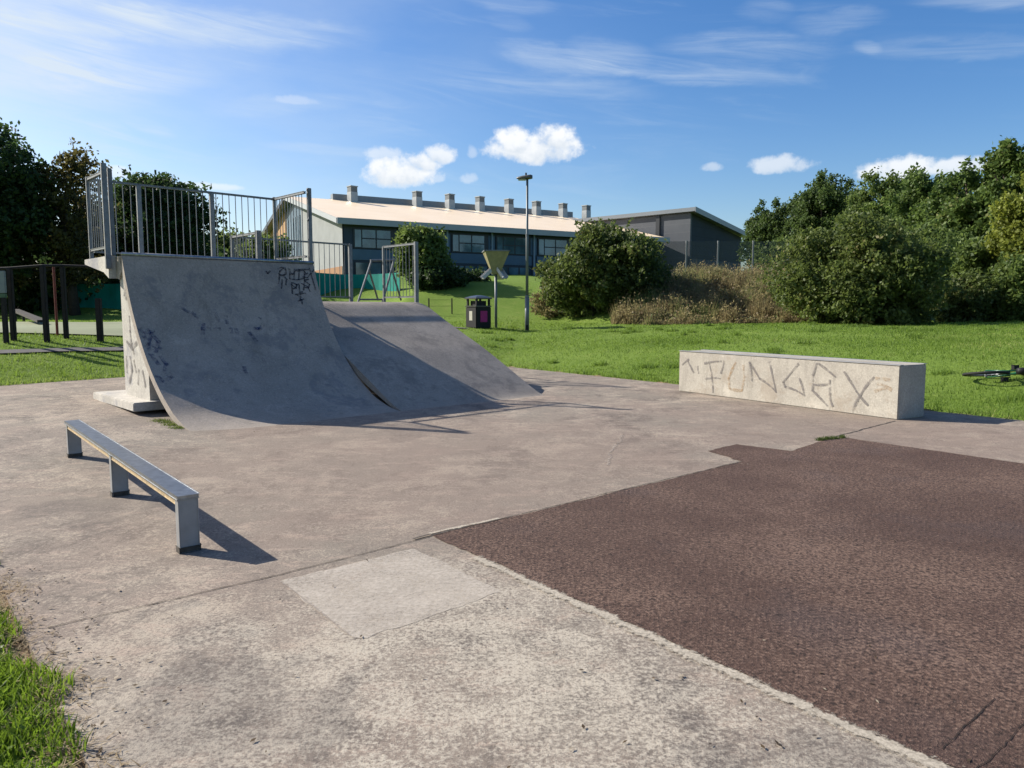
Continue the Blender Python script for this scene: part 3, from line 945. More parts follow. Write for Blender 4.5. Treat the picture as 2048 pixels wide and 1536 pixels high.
# keep the real oblique view of the end face by using its measured width
lg = thing('grind_ledge', 'long low concrete block with steel edges and big grey spray painted letters', 'ledge', bl)
cen = bl + ld * LL / 2 + ln * WB / 2
b = MB(); b.bevbox(cen + EZ * (HB - .004) / 2, ld * LL / 2, ln * WB / 2, EZ * (HB - .004) / 2, .012); b.build('block', M['ledge'], lg)
b = MB()
t_ = .008
b.box(bl + ld * LL / 2 + ln * .035 + EZ * (HB + .001), ld * (LL / 2 + .004), ln * .042, EZ * .005)
b.build('steel_edge', M['zinc_paint'], lg)
b = MB()
b.box(bl + ld * LL / 2 + ln * (WB - .035) + EZ * (HB + .001), ld * (LL / 2 + .004), ln * .042, EZ * .005)
b.build('steel_edge', M['zinc_paint'], lg)
def z8(pts): return [(1300 + x / 2.738, 640 + y / 2.738) for x, y in pts]
letters = [[(178, 245), (212, 216)], [(208, 225), (240, 288)], [(262, 255), (266, 290)],
     [(300, 238), (390, 226)], [(322, 230), (345, 395)], [(305, 322), (386, 320)], [(405, 226), (388, 290)],
     [(558, 330), (545, 232), (600, 320), (690, 392), (655, 228)],
     [(812, 240), (730, 340), (740, 365), (845, 412), (818, 320)],
     [(912, 236), (893, 300), (890, 385), (970, 468)], [(925, 240), (1015, 312)], [(895, 352), (985, 348)], [(985, 330), (985, 420), (1000, 470)],
     [(1065, 285), (1130, 390), (1192, 465)], [(1226, 315), (1160, 400), (1108, 500)]]
build_split(flat_strokes([z8(s) for s in letters], bl, ln, .036, .006), 'graffiti', M['tag_grey'], lg)
build_split(flat_strokes([z8(s) for s in [[(470, 235), (432, 320), (436, 375), (505, 385)], [(505, 385), (520, 310), (512, 250)], [(1240, 320), (1310, 330)], [(1250, 350), (1320, 380)], [(1235, 390), (1290, 370)]]], bl, ln, .05, .005), 'graffiti', M['tag_rust'], lg)

# ------------------------------------------------------------------ litter bin
bp = at(957, 656)
sc_ = bp[1] / F_PX
bn = thing('litter_bin', 'black square litter bin with domed lid and pink and cream stickers', 'litter bin', bp)
bw = 50 * sc_ / 2 / 1.36
ba = math.radians(38)
bx, by = np.array([math.cos(ba), math.sin(ba), 0]), np.array([-math.sin(ba), math.cos(ba), 0])
hb = 42 * sc_
b = MB(); b.bevbox(bp + EZ * hb / 2, bx * bw, by * bw, EZ * hb / 2, .03); b.build('body', M['black_plastic'], bn)
b = MB(); b.bevbox(bp + EZ * (hb + .02), bx * (bw + .015), by * (bw + .015), EZ * .025, .012); b.build('rim', M['lid'], bn)
for i in (-1, 1):
    for j in (-1, 1):
        b = MB(); b.box(bp + bx * i * bw * .82 + by * j * bw * .82 + EZ * (hb + .17), bx * .035, by * .035, EZ * .15); b.build('lid_post', M['black_plastic'], bn)
b = MB(); b.box(bp + EZ * (hb + .13), bx * bw * .6, by * bw * .6, EZ * .10); b.build('liner', M['black_plastic'], bn)
b = MB()
r0, r1 = bw * 1.22, bw * .35
zb0 = hb + .30
vs = []; 
for rr, zz in ((r0, zb0), (r0 * 1.0, zb0 + .05), (r1 * 1.9, zb0 + .12), (r1 * .6, zb0 + .145)):
    for k in range(4):
        q = ba + math.pi / 4 + k * math.pi / 2
        vs.append(bp + np.array([math.cos(q) * rr * 1.25, math.sin(q) * rr * 1.25, zz]))
f = [(3, 2, 1, 0), (12, 13, 14, 15)] + [(l * 4 + k, l * 4 + (k + 1) % 4, (l + 1) * 4 + (k + 1) % 4, (l + 1) * 4 + k) for l in range(3) for k in range(4)]
b.add(vs, f); b.build('lid', M['lid'], bn)
b = MB(); b.box(bp - bx * (bw + .004) + by * 0 + EZ * hb * .58, bx * .004, by * bw * .28, EZ * hb * .22); b.build('notice', M['cream'], bn)
b = MB(); b.box(bp - by * (bw + .004) + bx * 0 + EZ * hb * .55, by * .004, bx * bw * .45, EZ * hb * .26); st = b.build('sticker', M['pink'], bn)

# ------------------------------------------------------------------ funnel ball post
fp = at(992, 656)
sf = fp[1] / F_PX
fb = thing('ball_funnel', 'square funnel ball basket with white chutes on a single grey pole', 'play post', fp)
b = MB(); b.tube([fp - EZ * .1, fp + EZ * 112 * sf], .055, 12); b.build('pole', M['lamp_grey'], fb, True)
ztop_, zbot_ = 150 * sf, 106 * sf
hw, hn = 24 * sf, 7 * sf
fa = math.radians(8)
fx, fy = np.array([math.cos(fa), math.sin(fa), 0]), np.array([-math.sin(fa), math.cos(fa), 0])
b = MB()
def ring(w, z): return [fp + fx * i * w + fy * j * w + EZ * z for i, j in ((-1, -1), (1, -1), (1, 1), (-1, 1))]
vs = ring(hn, zbot_) + ring(hw, ztop_) + ring(hw - .04, ztop_) + ring(hn - .02, zbot_ + .05)
f = []
for l in range(3):
    for k in range(4): f.append((l * 4 + k, l * 4 + (k + 1) % 4, (l + 1) * 4 + (k + 1) % 4, (l + 1) * 4 + k))
f.append((3, 2, 1, 0)); f.append((12, 13, 14, 15))
b.add(vs, f); b.build('funnel', M['funnel'], fb)
b = MB()
for i, j in ((-1, 0), (1, 0), (0, -1), (0, 1)):
    c = fp + fx * i * hw + fy * j * hw + EZ * (ztop_ + .015)
    b.box(c, (fx if j else fy) * (hw + .03), (fy if j else fx) * .03, EZ * .025)
b.build('rim', M['galv'], fb)
for ang_, ln_ in ((200, .42), (320, .34), (70, .4)):
    q = math.radians(ang_); dr = np.array([math.cos(q), math.sin(q), 0]); sd = np.array([-dr[1], dr[0], 0])
    b = MB()
    c0 = fp + dr * .12 + EZ * (zbot_ + .20); c1 = fp + dr * (.12 + ln_) + EZ * (zbot_ - .18)
    ax = (c1 - c0) / 2; up = np.cross(sd, ax); up /= np.linalg.norm(up); up = up if up[2] > 0 else -up
    b.bevbox((c0 + c1) / 2, ax, sd * .14, up * .02, .006)
    for s in (-1, 1): b.bevbox((c0 + c1) / 2 + sd * s * .135 + up * .06, ax, sd * .012, up * .05, .004)
    b.build('chute', M['chute'], fb)

# ------------------------------------------------------------------ street lamp
lp = at(1054, 661)
sl = lp[1] / F_PX
lm = thing('street_lamp', 'tall slim grey lamp post with a small side lantern standing on the lawn', 'street lamp', lp)
H = 300 * sl
b = MB(); b.tube([lp - EZ * .1, lp + EZ * 66 * sl], .085, 14); b.tube([lp + EZ * 66 * sl, lp + EZ * 70 * sl], .085, 14, .055); b.build('base_compartment', M['lamp_grey'], lm, True)
b = MB(); b.tube([lp + EZ * 68 * sl, lp + EZ * H * .62, lp + EZ * H * .63, lp + EZ * (H - .1)], [.056, .056, .046, .044], 12); b.build('column', M['lamp_grey'], lm, True)
b = MB(); b.bevbox(lp + EZ * .12 + np.array([.0, -.085, 0]), (.05, 0, 0), (0, .008, 0), (0, 0, .10), .004); b.build('door', M['black_plastic'], lm)
b = MB()
vs = []; f = []; n = 16
for i, (x, w, h0, h1) in enumerate([(-.42, .04, 0, .03), (-.36, .12, -.03, .06), (-.2, .17, -.04, .10), (0, .18, -.03, .13), (.12, .15, -.02, .15), (.2, .08, .0, .12)]):
    for k in range(n):
        q = 2 * math.pi * k / n
        zz = math.sin(q); zz = zz * (h1 if zz > 0 else -h0) if True else 0
        vs.append(lp + np.array([x, w * math.cos(q), zz]) + EZ * (H - .06))
m6 = 6
for i in range(m6 - 1):
    for k in range(n): f.append((i * n + k, (i + 1) * n + k, (i + 1) * n + (k + 1) % n, i * n + (k + 1) % n))
f.append(tuple(range(n))); f.append(tuple(range((m6 - 1) * n, m6 * n))[::-1])
b.add(vs, f); b.build('lantern', M['lamp_head'], lm, True)
b = MB(); b.bevbox(lp + np.array([-.2, 0, H - .11]), (.15, 0, 0), (0, .11, 0), (0, 0, .02), .01); b.build('lens', M['lens'], lm)
b = MB(); b.tube([lp + np.array([-.05, 0, H + .05]), lp + np.array([-.05, 0, H + .15])], .035, 10); b.build('photocell', M['black_plastic'], lm)
b = MB(); b.tube([lp + EZ * (H * .615), lp + EZ * (H * .632)], .062, 12); b.build('collar', M['galv_dull'], lm)

# ------------------------------------------------------------------ playground bits at the left
def px_post(parent, u, vb, vt, w, mat, name='post', y=None):
    p = at(u, vb)
    s = p[1] / F_PX
    b = MB(); b.bevbox(p + EZ * ((vb - vt) * s / 2 - .05), (w * s / 2, 0, 0), (0, w * s / 2, 0), (0, 0, (vb - vt) * s / 2 + .05), .012)
    return b.build(name, mat, parent), p, s
c0 = at(28, 681)
cf = thing('climbing_frame', 'dark timber climbing frame with thin top beam and red pole in the playground', 'climbing frame', c0)
_, pA, sA = px_post(cf, 28, 681, 538, 9, M['wood_dark'])
_, pB, sB = px_post(cf, 94, 684, 534, 9, M['wood_dark'])
_, pC, sC = px_post(cf, 133, 677, 534, 8, M['wood_dark'])
pD = at_depth(-90, 540, pA[1])
b = MB(); b.tube([pD, pA + EZ * 143 * sA, pB + EZ * 151 * sB, pC + EZ * 144 * sC, pC + EZ * 144 * sC + np.array([1.15, .5, -.02])], .03, 8); b.build('beam', M['wood_dark'], cf)
pR = at(115, 671)
b = MB(); b.tube([pR, pR + EZ * 140 * pR[1] / F_PX], .03, 8); b.build('climbing_pole', M['red_paint'], cf)
p6 = at(2, 686); s6 = p6[1] / F_PX
b = MB(); b.bevbox(p6 + EZ * (121 * s6), (17 * s6, 0, 0), (0, .03, 0), (0, 0, 22 * s6), .008); b.build('panel', M['board'], cf)
b = MB(); b.bevbox(p6 + EZ * (94 * s6), (17 * s6, 0, 0), (0, .03, 0), (0, 0, 4 * s6), .006); b.build('panel', M['green_board'], cf)
b = MB(); b.box(p6 + EZ * (45 * s6) + np.array([11 * s6, 0, 0]), (.04, 0, 0), (0, .04, 0), (0, 0, 45 * s6)); b.build('post', M['wood_dark'], cf)
pp = at(201, 683)
tp = thing('timber_post', 'short dark timber post standing alone on grass left of the quarter pipe', 'post', pp)
px_post(tp, 201, 683, 597, 10, M['wood_dark'])
sl0 = at_depth(30, 620, 30); sl1 = at(85, 652)
sd = thing('playground_slide', 'small dark slide beyond the climbing frame posts', 'slide', sl1)
b = MB(); ax = (sl1 + EZ * .15 - sl0) / 2; b.box((sl0 + sl1 + EZ * .15) / 2, ax, (0, .25, 0), (0, 0, .04)); b.build('chute', M['wood_dark'], sd)
b = MB(); b.tube([sl0, np.array([sl0[0], sl0[1], float(lawn_z(sl0[0], sl0[1]))])], .05, 8); b.build('leg', M['wood_dark'], sd)
b = MB(); b.tube([sl0 + np.array([.0, .5, 0]), np.array([sl0[0], sl0[1] + .5, float(lawn_z(sl0[0], sl0[1] + .5))])], .05, 8); b.build('leg', M['wood_dark'], sd)

# teal windbreak screens
def screen(u0, u1, y, vt, vb, label, n=10, bow=1.0):
    q = [at_depth(u0 + (u1 - u0) * i / n, 600, y + bow * math.sin(math.pi * i / n)) for i in range(n + 1)]
    ztop = CAM_H + (620 - vt) / F_PX * y; zbot = min(CAM_H + (620 - vb) / F_PX * y, float(lawn_z(q[0][0], y)) - .05)
    t = thing('netting_fence', label, 'screen fence', (q[0][0], q[0][1], zbot))
    vs = []; f = []
    for i, p in enumerate(q):
        w = .03 * math.sin(i * 2.1)
        for z in (zbot, ztop):
            vs.append((p[0], p[1] + w, z)); vs.append((p[0], p[1] + w + .03, z))
    for i in range(n):
        a = i * 4; c = a + 4
        f += [(a, c, c + 2, a + 2), (a + 1, a + 3, c + 3, c + 1), (a + 2, c + 2, c + 3, a + 3)]
    mesh_obj('netting', vs, f, M['teal'], t)
    for i in range(0, n + 1, 3):
        b = MB(); p = q[i]; b.tube([(p[0], p[1] + .09, zbot), (p[0], p[1] + .09, ztop + .06)], .035, 8); b.build('post', M['galv_dull'], t)
screen(632, 800, 50, 546, 600, 'bright teal netting fence seen through the low ramp railing', 12, 3)
screen(60, 250, 46, 568, 612, 'teal netting fence under the dark trees behind the playground', 12, .5)

# low post and wire fences in the grass
def wire_fence(us, vb, vt, label):
    q = [at(u, vb) for u in us]
    t = thing('wire_fence', label, 'fence', q[0])
    tops = []
    for u, p in zip(us, q):
        s = p[1] / F_PX
        b = MB(); b.tube([p - EZ * .1, p + EZ * (vb - vt) * s], .035, 6); b.build('post', M['wood_dark'], t)
        tops.append(p + EZ * (vb - vt) * s * .9)
    b = MB(); b.tube(tops, .006, 5); b.tube([p - EZ * .3 for p in tops], .006, 5); b.build('wire', M['wood_dark'], t)
wire_fence([858, 904], 628, 597, 'low two post wire fence in the shade behind the bank ramp')
wire_fence([1094, 1138, 1186, 1232], 632, 598, 'low wire fence with thin dark posts at the foot of the round bush')

# ------------------------------------------------------------------ school building
C0 = np.array([-16.6, 75., 0]); fa_ = np.array([.8713, .4907, 0]); ga = np.array([-.4907, .8713, 0])
LB, WG, RW = 40.0, 40.0, 20.9
ZE, ZR, Z0 = 10.35, 15.07, 2.5
def bl_(a, w, z): return C0 + fa_ * a + ga * w + EZ * z
sb = thing('school_building', 'long two storey building with glare tinted pale pink roof and row of roof ventilators', 'building', bl_(0, 0, 4.5))
b = MB(); b.add([bl_(0, 0, Z0), bl_(LB, 0, Z0), bl_(LB, 0, ZE), bl_(0, 0, ZE), bl_(0, .4, Z0), bl_(LB, .4, Z0), bl_(LB, .4, ZE), bl_(0, .4, ZE)],
      [(0, 1, 2, 3), (5, 4, 7, 6), (3, 2, 6, 7), (1, 5, 6, 2), (0, 4, 5, 1)])
b.build('front_wall', M['cladding'], sb)
def gable(name, w0, w1, mat, off=0., zlo=Z0):
    def zt(w): return ZE + (ZR - ZE) * (w / RW if w <= RW else (WG + 1.8 - w) / (WG + 1.8 - RW)) - .12
    ws = sorted(set([w0, w1] + ([RW] if w0 < RW < w1 else [])))
    poly = [bl_(off, w, zlo) for w in (w0, w1)] + [bl_(off, w, zt(w)) for w in ws[::-1]]
    b = MB(); b.prism(poly, fa_ * .35); return b.build(name, mat, sb)
gable('gable_wall', .42, 16.5, M['render_wall'], .0)
gable('timber_gable', 24.2, WG, M['timber'], .0)
gable('gable_wall', 16.52, 24.18, M['spandrel'], .05)
b = MB(); b.box(bl_(-.03, 9, 5.0), fa_ * .03, ga * 8.4, EZ * .9); b.build('brick_band', M['orange_brick'], sb)
b = MB()
for i in range(6):
    b.box(bl_(.02, 17.2 + i * 1.2, 9.2), fa_ * .03, ga * .12, EZ * 3.5)
b.build('gable_mullions', M['mullion'], sb)
b = MB(); b.box(bl_(LB - .2, WG / 2, (Z0 + ZE) / 2), fa_ * .18, ga * (WG / 2 - .5), EZ * ((ZE - Z0) / 2)); b.build('end_wall', M['cladding'], sb)
# roof slopes with overhang
ov = .9; sl_ = (ZR - ZE) / RW
b = MB(); b.prism([bl_(-ov, -ov, ZE - sl_ * ov + .25), bl_(-ov, RW, ZR + .25), bl_(-ov, RW, ZR - .05), bl_(-ov, -ov, ZE - sl_ * ov - .0)], fa_ * (LB + 2 * ov)); b.build('roof', M['roof'], sb)
b = MB(); b.prism([bl_(-ov, RW + .02, ZR + .25), bl_(-ov, WG + 2, ZE + .15), bl_(-ov, WG + 2, ZE - .1), bl_(-ov, RW + .02, ZR - .05)], fa_ * (LB + 2 * ov)); b.build('roof', M['grey_roof'], sb)
b = MB()
b.prism([bl_(-ov - .06, -ov, ZE - sl_ * ov + .30), bl_(-ov - .06, RW, ZR + .30), bl_(-ov - .06, RW, ZR - .22), bl_(-ov - .06, -ov, ZE - sl_ * ov - .22)], fa_ * .055)
b.build('verge_board', M['gutter'], sb)
b = MB(); b.prism([bl_(-ov - .06, RW + .02, ZR + .30), bl_(-ov - .06, WG + 2, ZE + .2), bl_(-ov - .06, WG + 2, ZE - .3), bl_(-ov - .06, RW + .02, ZR - .22)], fa_ * .055); b.build('verge_board', M['cladding'], sb)
b = MB(); b.box(bl_(LB / 2, -ov - .08, ZE - sl_ * ov + .02), fa_ * (LB / 2 + ov), ga * .075, EZ * .30); b.build('gutter', M['gutter'], sb)
b = MB(); b.box(bl_(LB / 2 + 3, RW + .2, ZR + .55), fa_ * (LB / 2 - 2), ga * .5, EZ * .38); b.build('ridge_box', M['grey_roof'], sb)
# window bays
wz0, wz1 = 7.75, 9.55
s = 1.0
bays = []
while s < LB - 5:
    bays.append(s); s += 5.35
for i, s in enumerate(bays):
    fr = MB(); fr.box(bl_(s + 2.15, -.04, (wz0 + wz1) / 2), fa_ * 2.2, ga * .05, EZ * ((wz1 - wz0) / 2 + .08)); fo = fr.build('window', M['frame'], sb)
    for (c, w, zc, hz) in ((.42, .32, 8.65, .85), (1.55, .68, 9.12, .40), (1.55, .68, 8.18, .42), (3.1, .72, 9.12, .40), (3.1, .72, 8.18, .42)):
        p = MB(); p.box(bl_(s + c, -.10, zc), fa_ * w, ga * .02, EZ * hz); p.build('pane', M['glass'], fo)
    p = MB(); p.box(bl_(s + 2.2, -.03, 7.05), fa_ * 2.35, ga * .04, EZ * .52); p.build('spandrel', M['spandrel'], sb)
    fr = MB(); fr.box(bl_(s + 2.15, -.04, 5.6), fa_ * 2.1, ga * .05, EZ * .75); fo = fr.build('window', M['frame'], sb)
    for c in (.75, 2.15, 3.55):
        p = MB(); p.box(bl_(s + c, -.10, 5.6), fa_ * .6, ga * .02, EZ * .65); p.build('pane', M['glass'], fo)
    p = MB(); p.box(bl_(s + 4.76, -.03, 8.65), fa_ * .38, ga * .04, EZ * .95); p.build('spandrel', M['spandrel'], sb)
    p = MB(); p.box(bl_(s + 4.75, -.18, 7.6), fa_ * .10, ga * .09, EZ * 2.4); p.build('downpipe', M['mullion'], sb)
b = MB(); b.box(bl_(LB / 2 + 2, -.06, 3.6), fa_ * (LB / 2 - 3), ga * .05, EZ * 1.0); b.build('brick_plinth', M['orange_brick'], sb)
# roof ventilators
def s_on_ridge(u, w, z):
    k = (u - 1024) / F_PX
    o = C0 + ga * w
    return (k * o[1] - o[0]) / (fa_[0] - k * fa_[1])
def cowl(u, w, wide, tall, zoff):
    a = s_on_ridge(u, w, 0)
    zr_ = ZE + (ZR - ZE) * min(w, 2 * RW - w) / RW
    c = bl_(a, w, zr_ + zoff)
    q = math.radians(14); cx = fa_ * math.cos(q) + ga * math.sin(q); cy = -fa_ * math.sin(q) + ga * math.cos(q)
    b = MB(); b.bevbox(c + EZ * tall * .30, cx * wide / 2, cy * wide / 2, EZ * tall * .36, .03); v = b.build('roof_ventilator', M['cowl_light'], sb)
    b = MB(); b.bevbox(c + EZ * tall * .76, cx * wide * .47, cy * wide * .47, EZ * tall * .20, .02); b.build('louvre', M['cowl_dark'], v)
    b = MB(); b.bevbox(c + EZ * tall * .985, cx * wide * .54, cy * wide * .54, EZ * tall * .03, .02); b.build('cap', M['cowl_light'], v)
for u in (711, 838, 902, 961, 1018, 1072, 1124, 1170): cowl(u, 19.4, .98, 2.05, .1)
for u in (670, 793, 857, 918, 977): cowl(u, 27.5, 1.0, 2.5, .15)

# --- second building, mono-pitch
kx = 1.12
D0 = np.array([19.9 * kx, 85 * kx, 0]); dl = np.array([-.743, .669, 0]); dr_ = np.array([.669, .743, 0])
LL2 = 12.2 * kx; LR = 12.9 * kx
zc, zl, zr2 = 1.55 + 190 / 1500 * D0[1], 1.55 + 178 / 1500 * (D0 + dl * LL2)[1], 1.55 + 142 / 1500 * (D0 + dr_ * LR)[1]
zbse = 3.0
hb_ = thing('sports_hall', 'dark grey hall with sloping mono pitch roof right of the long building', 'building', D0 + EZ * 6)
def d2(a, r, z): return D0 + dl * a + dr_ * r + EZ * z
b = MB(); b.prism([d2(0, 0, zbse), d2(LL2 * 1.3, 0, zbse), d2(LL2 * 1.3, 0, zc), d2(0, 0, zc)], dr_ * .4); b.build('side_wall', M['grey_block'], hb_)
b = MB(); b.prism([d2(-.003, .41, zbse), d2(-.003, LR, zbse), d2(-.003, LR, zr2), d2(-.003, .41, zc - .02)], dl * .4); b.build('gable_wall', M['dark_clad'], hb_)
b = MB(); b.prism([d2(.01, .41, zbse), d2(.01, LR * .98, zbse), d2(.01, LR * .98, 8.0), d2(.01, .41, 8.0)], -dl * .08); b.build('lower_wall', M['grey_block'], hb_)
b = MB(); b.prism([d2(-.9, -.5, zc + .12), d2(-.9, LR + .6, zr2 + .05), d2(-.9, LR + .6, zr2 + .5), d2(-.9, -.5, zc + .6)], dl * (LL2 * 1.3 + 1.5)); b.build('roof', M['grey_roof'], hb_)
b = MB(); b.prism([d2(-.96, -.5, zc - .0), d2(-.96, LR + .6, zr2 - .06), d2(-.96, LR + .6, zr2 + .55), d2(-.96, -.5, zc + .65)], dl * .055); b.build('verge_board', M['grey_roof'], hb_)
b = MB(); b.box(d2(LL2 * .335, -.12, (zbse + zc) / 2 + 1.8), dl * .28, dr_ * .1, EZ * ((zc - zbse) / 2 - 1.6)); b.build('flue', M['frame'], hb_)

# ------------------------------------------------------------------ chain link fence on the bank
ff = []
for u in (1240, 1305, 1372, 1435, 1505, 1575, 1660):
    y = 57.0
    p = at_depth(u, 545, y); p[2] = float(lawn_z(p[0], p[1])); ff.append(p)
cl = thing('chain_link_fence', 'tall chain link fence with slim steel posts on top of the bank', 'fence', ff[0])
HF = 2.55
for p in ff:
    zt_ = CAM_H + (620 - 484) / F_PX * p[1]
    b = MB(); b.tube([p - EZ * .2, (p[0], p[1], zt_)], .075, 8); b.build('post', M['galv'], cl)
for p, q in zip(ff[:-1], ff[1:]):
    zt_ = CAM_H + (620 - 485) / F_PX * p[1]
    b = MB(); b.add([(p[0], p[1] + .07, p[2]), (q[0], q[1] + .07, q[2]), (q[0], q[1] + .07, zt_), (p[0], p[1] + .07, zt_)], [(0, 1, 2, 3)]); b.build('mesh_panel', M['chain'], cl)

# ------------------------------------------------------------------ bicycle lying on the grass
def bicycle():
    base = at(2030, 758)
    t = thing('bicycle', 'green bicycle lying flat on the lawn at the right beyond the ledge', 'bicycle', base)
    # local frame: lx along the bike (rear wheel at left of picture), ly up the bike, lz its width (now pointing up)
    yaw = math.radians(2)
    lx = np.array([math.cos(yaw), math.sin(yaw), 0]); tilt = math.radians(9)
    ly0 = np.array([-math.sin(yaw), math.cos(yaw), 0])
    ly = -ly0 * math.cos(tilt) + EZ * math.sin(tilt); lz = np.cross(lx, ly); 
    if lz[2] < 0: lz = -lz
    O = base + EZ * .10 - lx * .5
    O = base + EZ * .09
    def L(x, y, z=0): return O + lx * x + ly * y + lz * z
    for cx, nm in ((-.52, 'rear'), (.53, 'front')):
        w = MB(); pts = [L(cx + .325 * math.cos(q), .0 + .325 * math.sin(q)) for q in np.linspace(0, 2 * math.pi, 37)[:-1]]
        w.tube(pts, .024, 8, closed=True); wo = w.build('wheel', M['tyre'], t, True)
        w = MB(); pts = [L(cx + .295 * math.cos(q), .295 * math.sin(q)) for q in np.linspace(0, 2 * math.pi, 37)[:-1]]
        w.tube(pts, .012, 6, closed=True); w.build('rim', M['steel'], wo, True)
        w = MB()
        for k in range(18):
            q = 2 * math.pi * k / 18
            w.tube([L(cx, 0, .03 * (-1) ** k), L(cx + .29 * math.cos(q), .29 * math.sin(q))], .0022, 4)
        w.tube([L(cx, 0, -.05), L(cx, 0, .05)], .022, 8); w.build('spokes', M['galv'], wo)
    fr = MB()
    bbk, seat, head, headb = (-.08, -.02), (-.2, .42), (.36, .46), (.40, .33)
    for a, c, r in ((bbk, seat, .017), (seat, head, .018), (headb, bbk, .021), (head, headb, .022)):
        fr.tube([L(*a), L(*c)], r, 8)
    for s in (-1, 1):
        fr.tube([L(-.08, -.02, s * .03), L(-.52, 0, s * .06)], .011, 6); fr.tube([L(-.2, .40, s * .02), L(-.52, 0, s * .06)], .010, 6)
    fr.build('frame', M['bike_green'], t, True)
    fk = MB()
    for s in (-1, 1): fk.tube([L(.40, .33, s * .04), L(.45, .18, s * .055), L(.53, 0, s * .055)], .012, 6)
    fk.build('fork', M['black_plastic'], t, True)
    sd_ = MB(); sd_.tube([L(-.2, .42), L(-.24, .56)], .013, 8); sd_.build('seat_post', M['galv_dull'], t)
    sd_ = MB(); sd_.tube([L(-.38, .575), L(-.30, .59), L(-.18, .58), L(-.08, .575)], [.055, .065, .035, .02], 10); sd_.build('saddle', M['black_plastic'], t, True)
    hb2 = MB(); hb2.tube([L(.36, .46), L(.33, .56)], .014, 8); hb2.tube([L(.29, .60, -.30), L(.32, .585, -.15), L(.34, .56, 0), L(.32, .585, .15), L(.29, .60, .30)], .013, 8); hb2.build('handlebar', M['black_plastic'], t, True)
    for s in (-1, 1):
        h2 = MB(); h2.tube([L(.29, .60, s * .30), L(.275, .61, s * .18)], .019, 8); h2.build('grip', M['tyre'], t)
    ck = MB(); ck.tube([L(-.08 + .09 * math.cos(q), -.02 + .09 * math.sin(q), .05) for q in np.linspace(0, 6.28, 25)[:-1]], .008, 6, closed=True)
    ck.tube([L(-.08, -.02, .06), L(.07, -.09, .07)], .011, 6); ck.tube([L(-.08, -.02, -.06), L(-.23, .05, -.07)], .011, 6); ck.build('crank', M['black_plastic'], t)
    for x, y, z in ((.07, -.09, .12), (-.23, .05, -.10)):
        pd = MB(); pd.bevbox(L(x, y, z), lx * .045, ly * .03, lz * .035, .006); pd.build('pedal', M['black_plastic'], t)
bicycle()

# ------------------------------------------------------------------ leaves, trees, bushes
rng = np.random.default_rng(11)
def leaf_quads(cent, size, r, up=.0, elong=1.7):
    N = len(cent)
    a = r.normal(size=(N, 3)); a[:, 2] -= up * .4
    a /= np.linalg.norm(a, axis=1)[:, None]
    b = r.normal(size=(N, 3)); b -= a * (a * b).sum(1)[:, None]; b /= np.linalg.norm(b, axis=1)[:, None]
    s = (size * r.uniform(.6, 1.3, N))[:, None]
    la = a * s * .5 * elong; lb = b * s * .5
    return np.stack([cent - la, cent + lb, cent + la, cent - lb], 1)

def crown_points(r, blobs, n, sprigs=.12, sig=.12):
    """leaves gathered on twigs, twigs spread through the outer part of every blob"""
    blobs = np.array(blobs)
    wts = (blobs[:, 3] * blobs[:, 4] * blobs[:, 5]) ** .72
    per = 11
    nt = max(8, n // per)
    idx = r.choice(len(blobs), nt, p=wts / wts.sum())
    d = r.normal(size=(nt, 3)); d /= np.linalg.norm(d, axis=1)[:, None]
    rad = r.uniform(.12, 1.0, nt) ** .5 * (1 + r.normal(0, .10, nt))
    Ct = blobs[idx, :3] + d * rad[:, None] * blobs[idx, 3:6]
    R = blobs[idx, 3:6].mean(1)
    # twigs grow outward and upward; a few shoot well past the outline
    g = d * .8 + np.array([0, 0, .55]) + r.normal(0, .35, (nt, 3)); g /= np.linalg.norm(g, axis=1)[:, None]
    ln = R * np.where(r.random(nt) < sprigs, r.uniform(.25, .75, nt), r.uniform(.05, .22, nt))
    k = np.repeat(np.arange(nt), per)
    f = r.random(len(k))
    P = Ct[k] + g[k] * (ln[k] * f)[:, None] + r.normal(0, 1, (len(k), 3)) * (sig * (1 - .5 * f))[:, None]
    return P

def make_blobs(r, c, R, n, size=(.28, .5), flat=.85, bottom=-.75):
    out = []
    R = np.array(R)
    k = 0
    while len(out) < n and k < 4000:
        k += 1
        d = r.uniform(-1, 1, 3)
        q = np.linalg.norm(d)
        if q > 1 or q < .25 or d[2] < bottom: continue
        s = r.uniform(*size)
        p = np.array(c) + d * R * (1 - s * .72)
        m = R.mean() * s
        out.append((*p, m * r.uniform(.9, 1.25), m * r.uniform(.9, 1.25), m * flat * r.uniform(.8, 1.15)))
    return out

